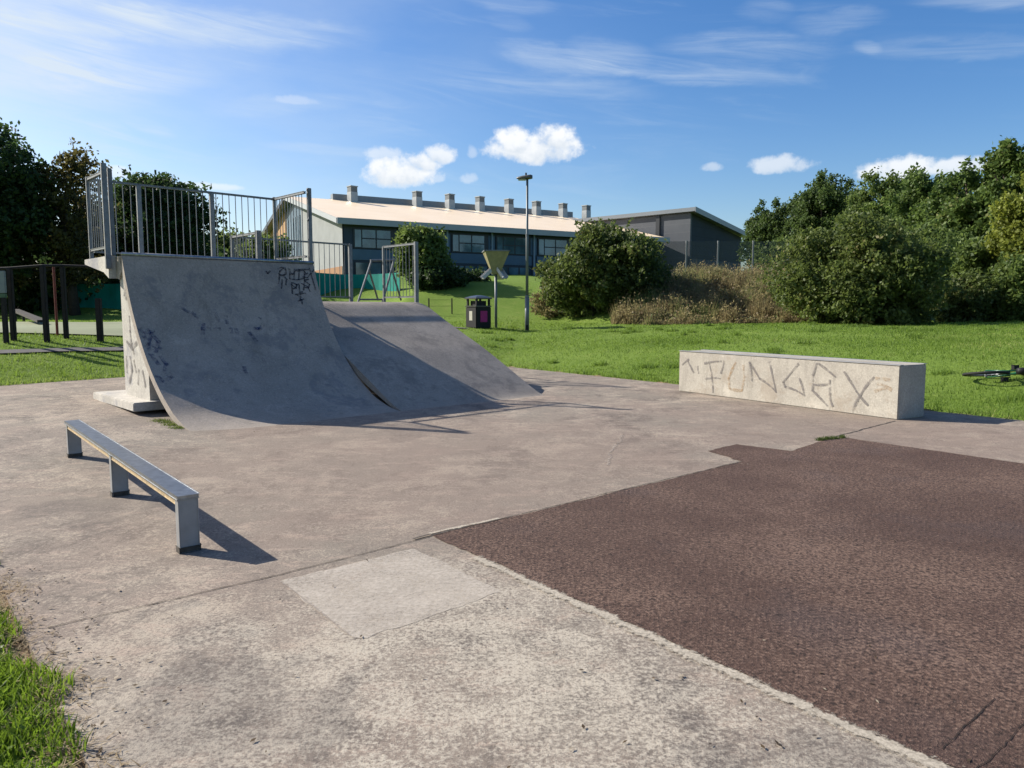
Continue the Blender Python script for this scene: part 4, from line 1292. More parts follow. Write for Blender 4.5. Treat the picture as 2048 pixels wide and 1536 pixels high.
def tree(name, label, cat, base, top, R, mat, nleaf, leaf, seed, nblob=34, trunk=.2, crown_c=None, group=None, sprigs=.12, size=(.26, .46), limbs=9, bottom=-.8, extra=None, droop=0., spires=0):
    r = np.random.default_rng(seed)
    base = np.array(base, float)
    t = thing(name, label, cat, base, group)
    R = np.array(R, float)
    if crown_c is None: crown_c = np.array([base[0], base[1], top - R[2]])
    blobs = make_blobs(r, crown_c, R, nblob, size, .85, bottom)
    for _ in range(spires):
        # leading shoots that stand clear of the crown
        q = r.uniform(0, 2 * math.pi); e = r.uniform(.55, 1.35); m = R.mean()
        p = crown_c + R * np.array([math.cos(q) * math.cos(e), math.sin(q) * math.cos(e), math.sin(e)]) * r.uniform(.88, 1.0)
        blobs.append((*p, m * r.uniform(.06, .12), m * r.uniform(.06, .12), m * r.uniform(.14, .26)))
    if extra: blobs += extra
    P = crown_points(r, blobs, nleaf, sprigs, leaf * 1.15)
    P = P[P[:, 2] > lawn_z(P[:, 0], P[:, 1]) + .02]
    V = leaf_quads(P, leaf, r)
    # clump-wise light and dark foliage
    rv = np.clip(r.random(len(P)) * .75 + .25 * np.sin(P[:, 0] * 1.7 / max(.6, R[0] / 3) + seed) * np.cos(P[:, 2] * 2.1 + P[:, 1]) + .12, 0, 1)
    np_mesh('crown' if cat == 'tree' else 'foliage', V, 4, mat, t, rv)
    b = MB()
    fork = base + (crown_c - base) * np.array([1, 1, .62])
    m1 = base * .5 + fork * .5 + np.array([r.normal() * .1, r.normal() * .1, 0])
    b.tube([base - EZ * .15, m1, fork], [trunk * 1.25, trunk, trunk * .8], 9)
    for i in r.choice(len(blobs), min(limbs, len(blobs)), replace=False):
        e = np.array(blobs[i][:3]); m = fork * .5 + e * .5 + r.normal(size=3) * .12 * R.mean() * .5
        b.tube([fork - EZ * .1, m, e], [trunk * .55, trunk * .34, trunk * .1], 6)
    b.build('trunk' if cat == 'tree' else 'stems', M['bark'], t, True)
    return t

M['leaf_dark'] = mat_leaf('dark_green_leaves', (.014, .030, .010), (.055, .095, .028))
M['leaf_mid'] = mat_leaf('mid_green_leaves', (.044, .078, .018), (.165, .225, .056))
M['leaf_bush'] = mat_leaf('olive_bush_leaves', (.034, .056, .014), (.128, .168, .044), (.19, .16, .06), .06)
M['leaf_willow'] = mat_leaf('willow_leaves', (.052, .078, .018), (.150, .192, .048), (.21, .19, .07), .06)
M['leaf_yellow'] = mat_leaf('yellow_green_leaves', (.095, .125, .018), (.25, .28, .045))
M['leaf_brown'] = mat_leaf('autumn_leaves', (.04, .042, .014), (.115, .100, .030), (.17, .11, .035), .10)
M['leaf_deep'] = mat_leaf('deep_green_leaves', (.026, .052, .014), (.10, .15, .04))
M['leaf_olive'] = mat_leaf('olive_tree_leaves', (.042, .078, .018), (.140, .205, .050), (.20, .21, .07), .05)
M['leaf_straw'] = mat_leaf('straw_coloured_leaves', (.12, .11, .045), (.28, .24, .11))
M['leaf_light'] = mat_leaf('light_green_leaves', (.045, .075, .02), (.13, .17, .05))
M['weed'] = mat_leaf('dry_weeds', (.13, .085, .04), (.37, .33, .165), (.13, .20, .05), .42, .36)
M['grass'] = mat_leaf('grass_blades', (.085, .150, .018), (.195, .285, .045), (.34, .34, .12), .05, .42)
M['grass_near'] = mat_leaf('long_grass_blades', (.045, .085, .008), (.17, .26, .025), (.34, .31, .12), .06, .42)
M['straw'] = mat_leaf('straw', (.22, .16, .085), (.46, .36, .22), None, 0, .3)

def pxt(u, y, vb=None):
    p = at_depth(u, 620, y)
    return np.array([p[0], y, float(lawn_z(p[0], y))])
def topz(v, y): return CAM_H + (620 - v) / F_PX * y
def wid(px, y): return px * y / F_PX

def T(name, label, u, y, vtop, wpx, mat, n, leaf, seed, cat='tree', depth=1.0, hfrac=None, **kw):
    b = pxt(u, y); zt_ = topz(vtop, y)
    rx = wid(wpx, y) / 2 * 1.12
    Hh = zt_ - b[2]
    rz = Hh * (.64 if cat == 'bush' else (hfrac or .44))
    tree(name, label, cat, b, zt_, (rx, rx * depth, rz), M[mat], n, leaf, seed, **kw)

BACK = 'trees behind the playground'
T('broadleaf_tree', 'tall dark tree at the left edge, highest of the trees behind the playground', -25, 42, 225, 250, 'leaf_dark', 46000, .17, 101, group=BACK, nblob=60, trunk=.3, hfrac=.46, bottom=-.95)
T('broadleaf_tree', 'open branched tree with brownish top, between tall edge tree and the railing', 150, 44, 298, 225, 'leaf_brown', 10000, .15, 102, group=BACK, nblob=44, trunk=.26, size=(.14, .26), limbs=30, hfrac=.47, bottom=-.95)
T('broadleaf_tree', 'dark dense tree half hidden behind the left end of the ramp railing', 232, 50, 350, 150, 'leaf_dark', 20000, .17, 103, group=BACK, nblob=30, trunk=.25, hfrac=.47, bottom=-.95)
T('broadleaf_tree', 'dark pointed tree seen through the middle of the ramp railing', 325, 50, 352, 200, 'leaf_dark', 46000, .17, 104, group=BACK, nblob=46, trunk=.25, hfrac=.48, bottom=-.98)
T('broadleaf_tree', 'low dark tree filling the gap under the brownish tree', 90, 52, 470, 240, 'leaf_dark', 20000, .2, 105, group=BACK, nblob=36, trunk=.2, hfrac=.48, bottom=-.98)
HED = 'pale bushes beyond the ramp deck'
T('bush', 'pale feathery bush with upright tips seen through the ramp railing', 455, 62, 448, 110, 'leaf_light', 8000, .22, 111, cat='bush', group=HED, sprigs=.3, hfrac=.48, bottom=-.98)
T('bush', 'light green bush seen through the right of the ramp railing', 530, 60, 462, 100, 'leaf_mid', 8000, .22, 112, cat='bush', group=HED, sprigs=.25, hfrac=.48, bottom=-.98)
T('bush', 'low dark hedge bush behind the quarter pipe deck', 400, 56, 500, 180, 'leaf_dark', 9000, .24, 113, cat='bush', group=HED, hfrac=.48, bottom=-.98)
T('bush', 'dark low hedge bush between playground and teal fence', 60, 48, 545, 330, 'leaf_dark', 12000, .24, 114, cat='bush', group='hedge behind the playground', hfrac=.48, bottom=-.98)
T('bush', 'dark low hedge bush just left of the quarter pipe', 215, 49, 560, 120, 'leaf_dark', 6000, .24, 115, cat='bush', group='hedge behind the playground', hfrac=.48, bottom=-.98)

T('small_tree', 'small bright green tree in front of the long building, right of the low railing', 838, 43, 452, 116, 'leaf_mid', 22000, .13, 121, hfrac=.49, nblob=40, trunk=.12, bottom=-.98, sprigs=.22, size=(.22, .38))
T('bush', 'low dark bush at the foot of the small tree before the long building, added to shade the slope', 872, 42, 543, 120, 'leaf_dark', 9000, .12, 125, cat='bush', nblob=30, bottom=-.98, sprigs=.2, trunk=.05)  # dark mass at the tree's foot, added to throw shade on the slope
T('bush', 'added dark bush standing in for shaded grass on the slope left of the funnel post', 930, 45, 556, 110, 'leaf_dark', 8000, .12, 126, cat='bush', nblob=30, bottom=-.98, sprigs=.2, trunk=.05)  # added to darken the slope where the grass lies in shade
T('bush', 'big round olive green bush on the bank in front of the long building', 1212, 35, 450, 250, 'leaf_bush', 66000, .105, 122, cat='bush', nblob=90, trunk=.1, hfrac=.50, bottom=-.98, size=(.16, .32), sprigs=.3)
T('bush', 'low straw coloured shrub at the left foot of the round bush', 1100, 36, 560, 80, 'leaf_straw', 4500, .07, 123, cat='bush', bottom=-.98, sprigs=.45, trunk=.04, size=(.16, .3))
T('bush', 'wide willow like bush with pale tips standing nearest on the right lawn', 1715, 29, 430, 312, 'leaf_willow', 90000, .085, 124, cat='bush', nblob=120, trunk=.1, hfrac=.50, bottom=-.98, size=(.14, .28), sprigs=.35)
RT = 'trees along the right side'
for i, (u, y, vt, w, m, n, lab) in enumerate([
    (1532, 72, 412, 96, 'leaf_deep', 30000, 'dark rounded tree at the left end of the right hand row, beside the hall roof'),
    (1585, 70, 396, 105, 'leaf_deep', 30000, 'dark rounded tree second from the left end of the right hand row'),
    (1648, 67, 360, 140, 'leaf_deep', 48000, 'dark full tree standing above the fence, left of the low cloud'),
    (1745, 60, 362, 150, 'leaf_mid', 44000, 'dark green tree behind the willow bush with thin upright tips'),
    (1840, 48, 350, 165, 'leaf_olive', 52000, 'green tree with spiky upright top right of the willow bush crown'),
    (1935, 43, 350, 180, 'leaf_olive', 56000, 'green leaning tree between the spiky one and the tallest right tree'),
    (2055, 40, 268, 190, 'leaf_olive', 66000, 'tallest green tree at the right edge, reaching highest into the sky')]):
    T('broadleaf_tree', lab, u, y, vt, w, m, n, .145, 130 + i, group=RT, nblob=64, trunk=.24, hfrac=.48, bottom=-.98, sprigs=.22, size=(.13, .28), spires=9)
T('broadleaf_tree', 'bright yellow green tree at the right edge in front of the taller trees', 2062, 31, 352, 140, 'leaf_yellow', 30000, .10, 141, nblob=50, trunk=.15, hfrac=.46, bottom=-.95, sprigs=.3, size=(.15, .3), spires=6)
UND = 'undergrowth at the foot of the right hand trees'
T('bush', 'green bush right of the willow bush under the row of trees', 1925, 34, 450, 190, 'leaf_mid', 34000, .12, 142, cat='bush', group=UND, nblob=60, hfrac=.5, bottom=-.98, sprigs=.3, size=(.16, .32), trunk=.08)
T('bush', 'thin olive shrub low on the right between two green bushes', 1935, 30, 545, 110, 'leaf_bush', 12000, .085, 143, cat='bush', group=UND, nblob=30, hfrac=.49, bottom=-.98, sprigs=.4, trunk=.05)
T('bush', 'dark leafy bush at the right edge beside the lawn', 2050, 30, 505, 150, 'leaf_mid', 24000, .10, 144, cat='bush', group=UND, nblob=44, hfrac=.5, bottom=-.98, sprigs=.25, trunk=.06)
T('bush', 'green bush filling the dip between willow bush and tree row', 1800, 38, 440, 210, 'leaf_mid', 26000, .13, 145, cat='bush', group=UND, nblob=50, hfrac=.5, bottom=-.98, sprigs=.3, trunk=.08)
T('bush', 'low bush behind the chain link fence beside the hall', 1560, 66, 480, 130, 'leaf_mid', 9000, .2, 146, cat='bush', group=UND, nblob=30, hfrac=.5, bottom=-.98, sprigs=.2, trunk=.08)

# ------------------------------------------------------------------ grass and weeds
def blades(P, h, w, r, lean=.6, seg=1):
    N = len(P)
    q = r.uniform(0, 2 * math.pi, N)
    side = np.stack([np.cos(q), np.sin(q), 0 * q], 1)
    q2 = r.uniform(0, 2 * math.pi, N)
    ld_ = np.stack([np.cos(q2), np.sin(q2), 0 * q2], 1) * (r.uniform(.1, lean, N) * h)[:, None]
    hh = np.stack([0 * h, 0 * h, h], 1)
    ww = side * (w[:, None] if isinstance(w, np.ndarray) else w) * .5
    if seg == 1:
        return np.stack([P - ww, P + ww, P + hh + ld_], 1), 3
    m = P + hh * .6 + ld_ * .35
    tip = P + hh + ld_
    q1 = np.stack([P - ww, P + ww, m + ww * .75, m - ww * .75], 1)
    q2_ = np.stack([m - ww * .75, m + ww * .75, tip + ww * .08, tip - ww * .08], 1)
    return np.concatenate([q1, q2_]), 4

def lawn_grass():
    r = np.random.default_rng(5)
    out = []; rv = []
    N = 1500000
    # density falls with distance
    y = 6 + 30 * r.random(N) ** 1.1
    x = (r.uniform(-60, 2110, N) - 1024) / F_PX * y
    keep = (d_out(x, y) > .03 - .10 * r.random(N) ** 2 + .05 * np.sin(x * 3.1 + y) * np.sin(y * 4.7 - x))
    big = np.sin(x * .9 + 1.2 * np.sin(y * .6)) * np.sin(y * .8 + .7 * np.sin(x * .7))
    keep &= r.random(N) < np.clip(.30 + .2 * big, .08, 1) * np.where(y > 24, .6, 1)
    x, y = x[keep], y[keep]
    # leave path and playground bare
    def dist_seg(p, a, b):
        ap = p - a; ab = b - a
        t_ = np.clip((ap @ ab) / (ab @ ab), 0, 1)
        return np.linalg.norm(ap - t_[:, None] * ab, axis=1)
    pts = np.stack([x, y], 1)
    bare = np.zeros(len(x), bool)
    seg = [pa + (pa - pb) * 1.5, pa, pb, pm + (pb - pm) * .55, pm + np.array([-1.5, .8]), pm]
    for a_, b_ in zip(seg[:-1], seg[1:]): bare |= dist_seg(pts, np.array(a_), np.array(b_)) < .17
    n_ = np.array([-(q1 - q0)[1], (q1 - q0)[0]]); n_ /= np.linalg.norm(n_)
    dq = (pts - q0) @ n_
    bare |= (dq > 0) & (dq < 12) & (x < q1[0] + 1.0)
    x, y = x[~bare], y[~bare]
    # coarse darker tufts dotted over the lawn
    tn = 110; ty = 9 + 22 * r.random(tn); tx = (r.uniform(950, 2080, tn) - 1024) / F_PX * ty
    ok = d_out(tx, ty) > .4; tx, ty = tx[ok], ty[ok]
    reps = 130
    sx = np.repeat(tx, reps) + r.normal(0, .10, len(tx) * reps) * np.repeat(r.uniform(.5, 1.6, len(tx)), reps); sy = np.repeat(ty, reps) + r.normal(0, .08, len(tx) * reps)
    nb = len(x); x = np.concatenate([x, sx]); y = np.concatenate([y, sy])
    z = lawn_z(x, y)
    P = np.stack([x, y, z - .01], 1)
    edge = np.maximum(d_out(x, y), 0)
    h = r.uniform(.025, .065, len(x)) * (1 + .6 * np.exp(-edge / .15))
    tuft = (np.sin(x * 5.1 + 2 * np.sin(y * 3)) * np.sin(y * 4.3 + 1.7 * np.sin(x * 2.2))) > .80
    h = h * np.where(tuft, 1.8, 1)
    w = r.uniform(.010, .020, len(x)) * np.clip(y / 14, .8, 2.2)
    h[nb:] = r.uniform(.05, .15, len(x) - nb)
    V, n = blades(P, h, w, r, .9)
    rv = np.clip(r.random(len(x)) * .7 + .34 * np.sin(x * .9 + 1.7 * np.sin(y * .7)) * np.sin(y * 1.3 + np.sin(x)) + .15 - .15 * tuft, 0, 1)
    rv[nb:] *= .35
    o = np_mesh('grass', V, 3, M['grass'], None, rv)
    stuff(o, 'short mown green grass covering the lawn around the concrete slab', 'grass')
lawn_grass()

def near_grass():
    r = np.random.default_rng(6)
    N = 125000
    x = r.uniform(-4.6, -.6, N); y = r.uniform(1.6, 5.6, N)
    d = d_left(x, y) + .10 * np.sin(y * 5.0) * np.sin(x * 3 + 1) + .05 * np.sin(y * 13)
    k = (d > .03) & (d < 1.6) & (r.random(N) < np.clip(.25 + d * 2.2, 0, 1))
    x, y, d = x[k], y[k], d[k]
    z = lawn_z(x, y)
    P = np.stack([x, y, z - .012], 1)
    h = r.uniform(.04, .11, len(x)) * np.clip(.55 + d * 1.6, .5, 1.15)
    w = r.uniform(.0045, .010, len(x))
    V, n = blades(P, h, w, r, 1.05, 2)
    rv = np.clip(r.random(len(x)) * .85 + .2 * np.sin(x * 6) * np.sin(y * 7) + .05, 0, 1)
    o = np_mesh('grass', V, 4, M['grass_near'], None, np.concatenate([rv, rv]))
    stuff(o, 'longer bright green grass at the near left corner of the concrete', 'grass')
    # broad clover-like leaves between the blades
    M_ = 5000
    x = r.uniform(-4.0, -.8, M_); y = r.uniform(1.8, 5.2, M_); d = d_left(x, y)
    k = (d > .08) & (d < 1.3); x, y = x[k], y[k]
    P = np.stack([x, y, lawn_z(x, y) + r.uniform(.02, .06, len(x))], 1)
    V = leaf_quads(P, .02, r, 0, 1.2)
    o2 = np_mesh('clover', V, 4, M['grass_near'], None, r.random(len(P)))
    stuff(o2, 'clover leaves growing low in the near left grass', 'clover')
    # straw and dead grass along the edge
    N = 30000
    x = r.uniform(-4.2, -.7, N); y = r.uniform(1.8, 5.2, N)
    d = d_left(x, y) + .08 * np.sin(y * 4.0 + 2) * np.sin(x * 3 + 1) + .04 * np.sin(y * 11)
    k = (d > -.10) & (d < .16) & (r.random(N) < np.clip((d + .11) * 6, 0, 1)); x, y = x[k], y[k]
    z = ground_z(x, y)
    P = np.stack([x, y, z + .004], 1)
    h = r.uniform(.003, .018, len(x)); w = r.uniform(.0015, .0035, len(x))
    q = r.uniform(0, 6.28, len(x)); ln_ = r.uniform(.02, .08, len(x))
    dirv = np.stack([np.cos(q), np.sin(q), 0 * q], 1); sdv = np.stack([-np.sin(q), np.cos(q), 0 * q], 1)
    V = np.stack([P - sdv * w[:, None], P + sdv * w[:, None], P + dirv * ln_[:, None] + np.stack([0 * h, 0 * h, h], 1)], 1)
    o3 = np_mesh('straw', V, 3, M['straw'], None, r.random(len(P)))
    stuff(o3, 'dry straw strewn along the grass edge of the concrete', 'straw')
near_grass()

def litter():
    r = np.random.default_rng(12)
    n = 150
    y = 2.4 + 9 * r.random(n) ** 1.6; x = (r.uniform(40, 2000, n) - 1024) / F_PX * y
    k = d_out(x, y) < -.05; x, y = x[k], y[k]
    # more of it has blown against the grass edge
    m = 160; t = r.random(m) * 2.6; off = np.abs(r.normal(0, .16, m)) + .03
    x = np.concatenate([x, -1.44 - .65 * t + .76 * off]); y = np.concatenate([y, 2.41 + .76 * t + .65 * off])
    n = len(x); q = r.uniform(0, 6.28, n); L = r.uniform(.006, .017, n); W = L * r.uniform(.25, .6, n)
    a = np.stack([np.cos(q), np.sin(q), r.uniform(-.1, .35, n)], 1) * L[:, None]; b = np.stack([-np.sin(q), np.cos(q), r.uniform(-.2, .2, n)], 1) * W[:, None]
    c = np.stack([x, y, slab_z(x, y) + .009], 1)
    o = np_mesh('leaf_litter', np.stack([c - a, c + b, c + a, c - b], 1), 4, M['litter'], None, r.random(n))
    stuff(o, 'small dry leaves and bits scattered over the concrete', 'leaf litter')
M['litter'] = mat_leaf('dry_leaf_litter', (.03, .022, .014), (.15, .10, .05), (.40, .34, .25), .12, .1)
litter()

def weeds():
    r = np.random.default_rng(8)
    N = 130000
    u = r.uniform(1222, 1640, N); y = 29 + 11 * r.random(N)
    x = (u - 1024) / F_PX * y
    z = lawn_z(x, y)
    clump = np.sin(x * 2.1 + np.sin(y * 1.3) * 2) * np.sin(y * 1.7 + x)
    k = (r.random(N) < .62 + .3 * clump) & (y > 29 + 1.5 * np.clip((1300 - u) / 85, 0, 1)) & (y < 31.2 + 9 * np.clip((u - 1225) / 170, 0, 1) + .6 * np.sin(x * 3))
    x, y, z, clump = x[k], y[k], z[k], clump[k]
    P = np.stack([x, y, z - .03], 1)
    n2 = np.sin(x * 3.7 + 2.1 * np.sin(y * 2.9)) * np.sin(y * 3.1 + 1.3 * np.sin(x * 2.3))
    h = r.uniform(.16, .78, len(x)) * (1 + .35 * clump + .5 * n2) * np.clip((y - 28.8 + .5 * n2) / 1.9, .3, 1)
    w = r.uniform(.02, .05, len(x))
    V, n = blades(P, h, w, r, .45)
    hue = np.clip(.34 + .16 * np.sin(x * 1.3 + 2 * np.sin(y)) + r.normal(0, .16, len(x)), 0, .57)
    green = (np.sin(x * 1.1 + 1.5 * np.sin(y * .9 + 1)) * np.sin(y * 1.5 + .8 * np.sin(x * 1.6)) + r.normal(0, .35, len(x))) > .12
    hue = np.where(green, .95, hue)
    rust = (np.sin(x * 2.3 + 4 + np.sin(y * 2)) * np.sin(y * 1.9 + x * .5) > .55) & (r.random(len(x)) < .6)
    hue = np.where(rust, .0, hue)
    o = np_mesh('tall_weeds', V, 3, M['weed'], None, hue)
    stuff(o, 'tall dry brown weeds and grasses on the bank below the chain link fence', 'weeds')
    # seed heads and dock spikes
    k = r.random(len(x)) < .12
    Q = P[k] + np.stack([0 * h[k], 0 * h[k], h[k] * r.uniform(.7, 1.1, k.sum())], 1)
    Q = np.repeat(Q, 4, 0) + r.normal(0, .05, (k.sum() * 4, 3)) * np.array([1, 1, 2.2])
    V = leaf_quads(Q, .06, r)
    o2 = np_mesh('seed_heads', V, 4, M['weed'], None, np.clip(r.normal(.25, .2, len(Q)), 0, 1))
    stuff(o2, 'rusty seed heads above the tall weeds on the bank', 'weeds')
weeds()

def moss(name, label, pts, n, spread, hgt, seed, mat):
    r = np.random.default_rng(seed)
    c = np.array([at(u, v) for u, v in pts])
    i = r.integers(0, len(c), n)
    P = c[i] + r.normal(0, spread, (n, 3)) * np.array([1, 1, 0])
    P[:, 2] = ground_z(P[:, 0], P[:, 1])
    V, k = blades(P, r.uniform(.3, 1, n) * hgt, r.uniform(.006, .012, n), r, 1.0)
    o = np_mesh(name, V, 3, M[mat], None, r.random(n))
    stuff(o, label, 'weeds')
moss('moss', 'dry yellowish moss tuft at the left foot of the quarter pipe', [(332, 845), (345, 850), (358, 856), (322, 842)], 900, .05, .035, 31, 'leaf_willow')
moss('weed_tuft', 'green weeds growing in the joint at the corner of the tarmac', [(1642, 881), (1655, 879), (1670, 878), (1685, 876)], 700, .022, .05, 32, 'leaf_bush')

# ------------------------------------------------------------------ camera
cam = bpy.data.cameras.new('camera')
cam.sensor_width = 36; cam.lens = F_PX / 2048 * 36
cam.clip_start = .05; cam.clip_end = 20000
co = bpy.data.objects.new('camera', cam); C.objects.link(co)
co.location = (0, 0, CAM_H); co.rotation_euler = (math.pi / 2 - PITCH, 0, 0)
scene.camera = co

# ------------------------------------------------------------------ sun and sky
EL = math.radians(32.5)
hx, hy = -.943, .333
S = Vector((hx * math.cos(EL), hy * math.cos(EL), math.sin(EL)))
sun = bpy.data.lights.new('sun', 'SUN'); sun.energy = 5.0; sun.angle = math.radians(.5); sun.color = (1, .93, .82)
so = bpy.data.objects.new('sun', sun); C.objects.link(so)
so.rotation_euler = (-S).to_track_quat('-Z', 'Y').to_euler()
so.location = (-20, 10, 30)

w = bpy.data.worlds.new('World'); scene.world = w; w.use_nodes = True
t = w.node_tree; n = t.nodes; l = t.links
for q in list(n): n.remove(q)
out = n.new('ShaderNodeOutputWorld'); bg = n.new('ShaderNodeBackground'); bg.inputs['Strength'].default_value = .089
sky = n.new('ShaderNodeTexSky'); sky.sky_type = 'NISHITA'; sky.sun_disc = False
sky.sun_elevation = EL; sky.sun_rotation = math.atan2(hx, hy)
sky.altitude = 100; sky.air_density = 1.0; sky.dust_density = 1.3; sky.ozone_density = 2.2
tc = n.new('ShaderNodeTexCoord')
def wm(op, a, b=0., c=0.):
    nd = n.new('ShaderNodeMath'); nd.operation = op
    for i, x in enumerate((a, b, c)):
        if isinstance(x, bpy.types.NodeSocket): l.new(x, nd.inputs[i])
        else: nd.inputs[i].default_value = x
    return nd.outputs[0]
def wr(v, a, b, c=0., d=1.):
    nd = n.new('ShaderNodeMapRange'); nd.interpolation_type = 'SMOOTHSTEP'
    l.new(v, nd.inputs['Value'])
    for k, x in zip(('From Min', 'From Max', 'To Min', 'To Max'), (a, b, c, d)): nd.inputs[k].default_value = x
    return nd.outputs['Result']
def wnoise(vec, scale, detail, rough, dist=0.):
    nd = n.new('ShaderNodeTexNoise'); l.new(vec, nd.inputs['Vector'])
    nd.inputs['Scale'].default_value = scale; nd.inputs['Detail'].default_value = detail; nd.inputs['Roughness'].default_value = rough; nd.inputs['Distortion'].default_value = dist
    return nd.outputs['Fac']
def comb(x, y, z=0.):
    nd = n.new('ShaderNodeCombineXYZ')
    for i, q in enumerate((x, y, z)):
        if isinstance(q, bpy.types.NodeSocket): l.new(q, nd.inputs[i])
        else: nd.inputs[i].default_value = q
    return nd.outputs[0]
sep = n.new('ShaderNodeSeparateXYZ'); l.new(tc.outputs['Generated'], sep.inputs[0])
X, Y, Z = sep.outputs
az = wm('ARCTAN2', X, Y)                       # compass direction from the view axis
el = wm('ARCSINE', Z)                          # height above the horizon
# high thin cirrus on a plane overhead
zz = wm('MAXIMUM', wm('ADD', Z, .06), .02)
cxp, cyp = wm('DIVIDE', X, zz), wm('DIVIDE', Y, zz)
rx_ = wm('ADD', wm('MULTIPLY', cxp, .82), wm('MULTIPLY', cyp, .57)); ry_ = wm('SUBTRACT', wm('MULTIPLY', cyp, .82), wm('MULTIPLY', cxp, .57))
cv = comb(wm('MULTIPLY', az, 2.2), wm('MULTIPLY', wm('ADD', el, wm('MULTIPLY', az, .13)), 17.))
c1 = wnoise(cv, 1.5, 9, .62, 1.1)
c2 = wnoise(comb(az, wm('MULTIPLY', el, 2.4), 3.7), 2.6, 5, .55)
leftness = wr(az, .25, -.75)
cir = wm('MULTIPLY', wr(c1, .47, .76), wr(c2, .40, .62))
cir = wm('MULTIPLY', cir, wm('ADD', .35, wm('MULTIPLY', leftness, .65)))
cir = wm('MULTIPLY', cir, wr(el, .06, .20))
veil = wm('MULTIPLY', wm('MULTIPLY', leftness, wr(wnoise(comb(az, wm('MULTIPLY', el, 3.), 1.), 2.4, 6, .6), .25, .75)), .46)
cir = wm('ADD', wm('MULTIPLY', cir, .45), veil)
fib = wnoise(comb(wm('MULTIPLY', az, 4.), wm('MULTIPLY', wm('ADD', el, wm('MULTIPLY', az, .10)), 42.)), 1.3, 8, .65, .8)
fib2 = wnoise(comb(wm('MULTIPLY', az, 3.), wm('MULTIPLY', el, 8.), 5.), 3., 6, .6, .5)
for (u0, v0, u1, v1, th_, dn) in [(-150, 5, 330, 38, 26, .75), (150, 30, 690, 72, 24, .85), (-150, 80, 230, 125, 40, .85), (60, 125, 420, 150, 26, .7), (-150, 170, 300, 195, 30, .45), (250, 240, 345, 268, 9, .45), (180, 255, 260, 275, 12, .3),
                                   (1020, 105, 1300, 135, 18, .55), (1150, 90, 1290, 115, 22, .5), (1250, 140, 1600, 158, 12, .6), (1340, 95, 1640, 98, 20, .5), (1710, 85, 1760, 100, 8, .45), (1740, 98, 2150, 92, 13, .4), (1480, 20, 1580, 25, 14, .4), (1590, 48, 1760, 30, 12, .4), (1850, 2, 2150, 8, 10, .45), (980, 40, 1060, 55, 9, .3), (430, 215, 700, 200, 12, .3), (540, 290, 760, 310, 7, .3), (950, 5, 1100, 15, 14, .4), (1000, 165, 1290, 185, 14, .3)]:
    d0, d1 = ray(u0, v0), ray(u1, v1)
    d0 = d0 / np.linalg.norm(d0); d1 = d1 / np.linalg.norm(d1)
    a0, e0, a1, e1 = math.atan2(d0[0], d0[1]), math.asin(d0[2]), math.atan2(d1[0], d1[1]), math.asin(d1[2])
    L_ = math.hypot(a1 - a0, e1 - e0); ca_, sa_ = (a1 - a0) / L_, (e1 - e0) / L_
    dx_ = wm('SUBTRACT', az, (a0 + a1) / 2); dy_ = wm('SUBTRACT', el, (e0 + e1) / 2)
    p_ = wm('DIVIDE', wm('ADD', wm('MULTIPLY', dx_, ca_), wm('MULTIPLY', dy_, sa_)), L_ / 2)
    q_ = wm('DIVIDE', wm('SUBTRACT', wm('MULTIPLY', dy_, ca_), wm('MULTIPLY', dx_, sa_)), th_ * 1.25 / F_PX)
    q_ = wm('ADD', q_, wm('MULTIPLY', wm('SUBTRACT', fib2, .5), 2.4))
    g_ = wm('SUBTRACT', 1., wm('ADD', wm('MULTIPLY', p_, p_), wm('MULTIPLY', q_, q_)))
    cir = wm('ADD', cir, wm('MULTIPLY', wm('MULTIPLY', wr(g_, -.9, 1.), wr(fib, .20, .85)), dn * .72))
cir = wm('MINIMUM', cir, .9)
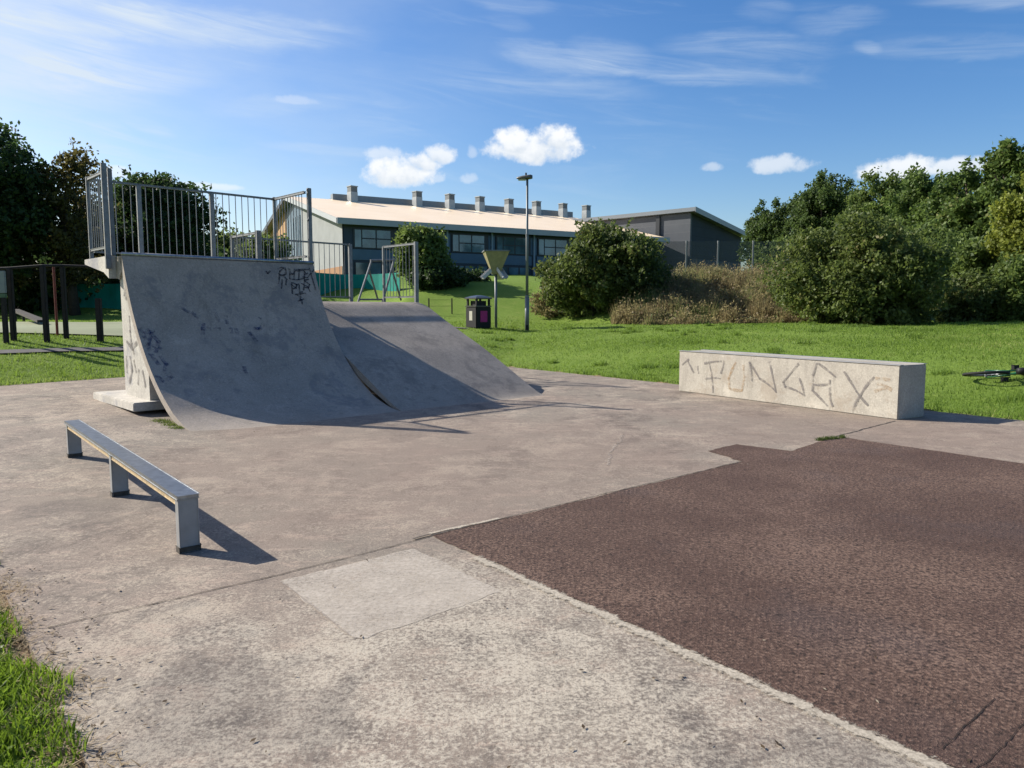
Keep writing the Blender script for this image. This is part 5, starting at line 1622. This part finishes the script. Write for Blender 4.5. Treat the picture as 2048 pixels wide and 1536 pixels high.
# fair weather cumulus, each at its own compass direction and height
def dirof(u, v):
    d = ray(u, v); d = d / np.linalg.norm(d); return math.atan2(d[0], d[1]), math.asin(d[2])
pn = comb(az, el, 0)
e1n = wnoise(pn, 30, 7, .6); e2n = wnoise(pn, 75, 5, .6)
edge = wm('ADD', wm('MULTIPLY', wm('SUBTRACT', e1n, .5), 3.2), wm('MULTIPLY', wm('SUBTRACT', e2n, .5), 1.5))
cum = None; shade = None
for (u, v, hw_, hh_, dens) in [(800, 348, 82, 40, 1.0), (878, 314, 36, 24, .85), (845, 328, 44, 26, .95), (770, 352, 45, 34, 1.0), (772, 310, 40, 18, .5), (1065, 302, 105, 38, 1.1), (1030, 288, 45, 36, 1.), (1110, 282, 52, 36, 1.), (1565, 332, 62, 22, .62), (1422, 336, 24, 12, .4), (937, 358, 20, 15, .35), (944, 306, 12, 16, .3),
                               (425, 374, 70, 9, .5), (1800, 342, 80, 28, .9), (1915, 334, 66, 20, .8), (232, 345, 30, 14, .5), (870, 358, 20, 12, .4), (590, 202, 45, 10, .22)]:
    a0, e0 = dirof(u, v); hw2 = hw_ / F_PX; hh2 = hh_ / F_PX
    dx = wm('DIVIDE', wm('SUBTRACT', az, a0), hw2); dy0 = wm('DIVIDE', wm('SUBTRACT', el, e0), hh2)
    dy = wm('MAXIMUM', dy0, wm('MULTIPLY', dy0, -1.5))
    q = wm('SUBTRACT', 1.0, wm('ADD', wm('MULTIPLY', dx, dx), wm('MULTIPLY', dy, dy)))
    q = wm('ADD', q, wm('MULTIPLY', edge, .75))
    m = wm('MULTIPLY', wr(q, -.1, .85), min(dens, 1.))
    cum = m if cum is None else wm('MAXIMUM', cum, m)
    s_ = wm('MULTIPLY', m, wr(wm('ADD', dy0, wm('MULTIPLY', wm('SUBTRACT', e1n, .5), 2.5)), .7, -1.0))
    shade = s_ if shade is None else wm('MAXIMUM', shade, s_)
cum = wm('MULTIPLY', cum, wr(Y, 0., .1))
# sky colour
hsv = n.new('ShaderNodeHueSaturation'); hsv.inputs['Saturation'].default_value = 1.36; hsv.inputs['Hue'].default_value = .508; hsv.inputs['Value'].default_value = 1.0
l.new(sky.outputs[0], hsv.inputs['Color'])
def wmix(f, a, b):
    nd = n.new('ShaderNodeMix'); nd.data_type = 'RGBA'
    l.new(f, nd.inputs['Factor'])
    ia = [i for i in nd.inputs if i.name == 'A' and i.type == 'RGBA'][0]; ib = [i for i in nd.inputs if i.name == 'B' and i.type == 'RGBA'][0]
    for s_, v_ in ((ia, a), (ib, b)):
        if isinstance(v_, bpy.types.NodeSocket): l.new(v_, s_)
        else: s_.default_value = (*v_, 1)
    return [o for o in nd.outputs if o.type == 'RGBA'][0]
c = wmix(cir, hsv.outputs[0], (4.6, 5.2, 5.8))
cc = wmix(wr(shade, 0, 1), (6.2, 6.35, 6.5), (4.3, 4.8, 5.4))
c = wmix(cum, c, cc)
l.new(c, bg.inputs['Color']); l.new(bg.outputs[0], out.inputs['Surface'])

# ------------------------------------------------------------------ render settings
scene.view_settings.view_transform = 'Standard'; scene.view_settings.look = 'None'
scene.view_settings.exposure = 0.85; scene.view_settings.gamma = 1
scene.render.engine = 'CYCLES'
scene.cycles.use_denoising = True
try: scene.cycles.denoiser = 'OPENIMAGEDENOISE'
except Exception: pass
scene.cycles.max_bounces = 6; scene.cycles.transparent_max_bounces = 12
scene.cycles.sample_clamp_indirect = 6
for o in bpy.data.objects:
    if '_w' in o: del o['_w']
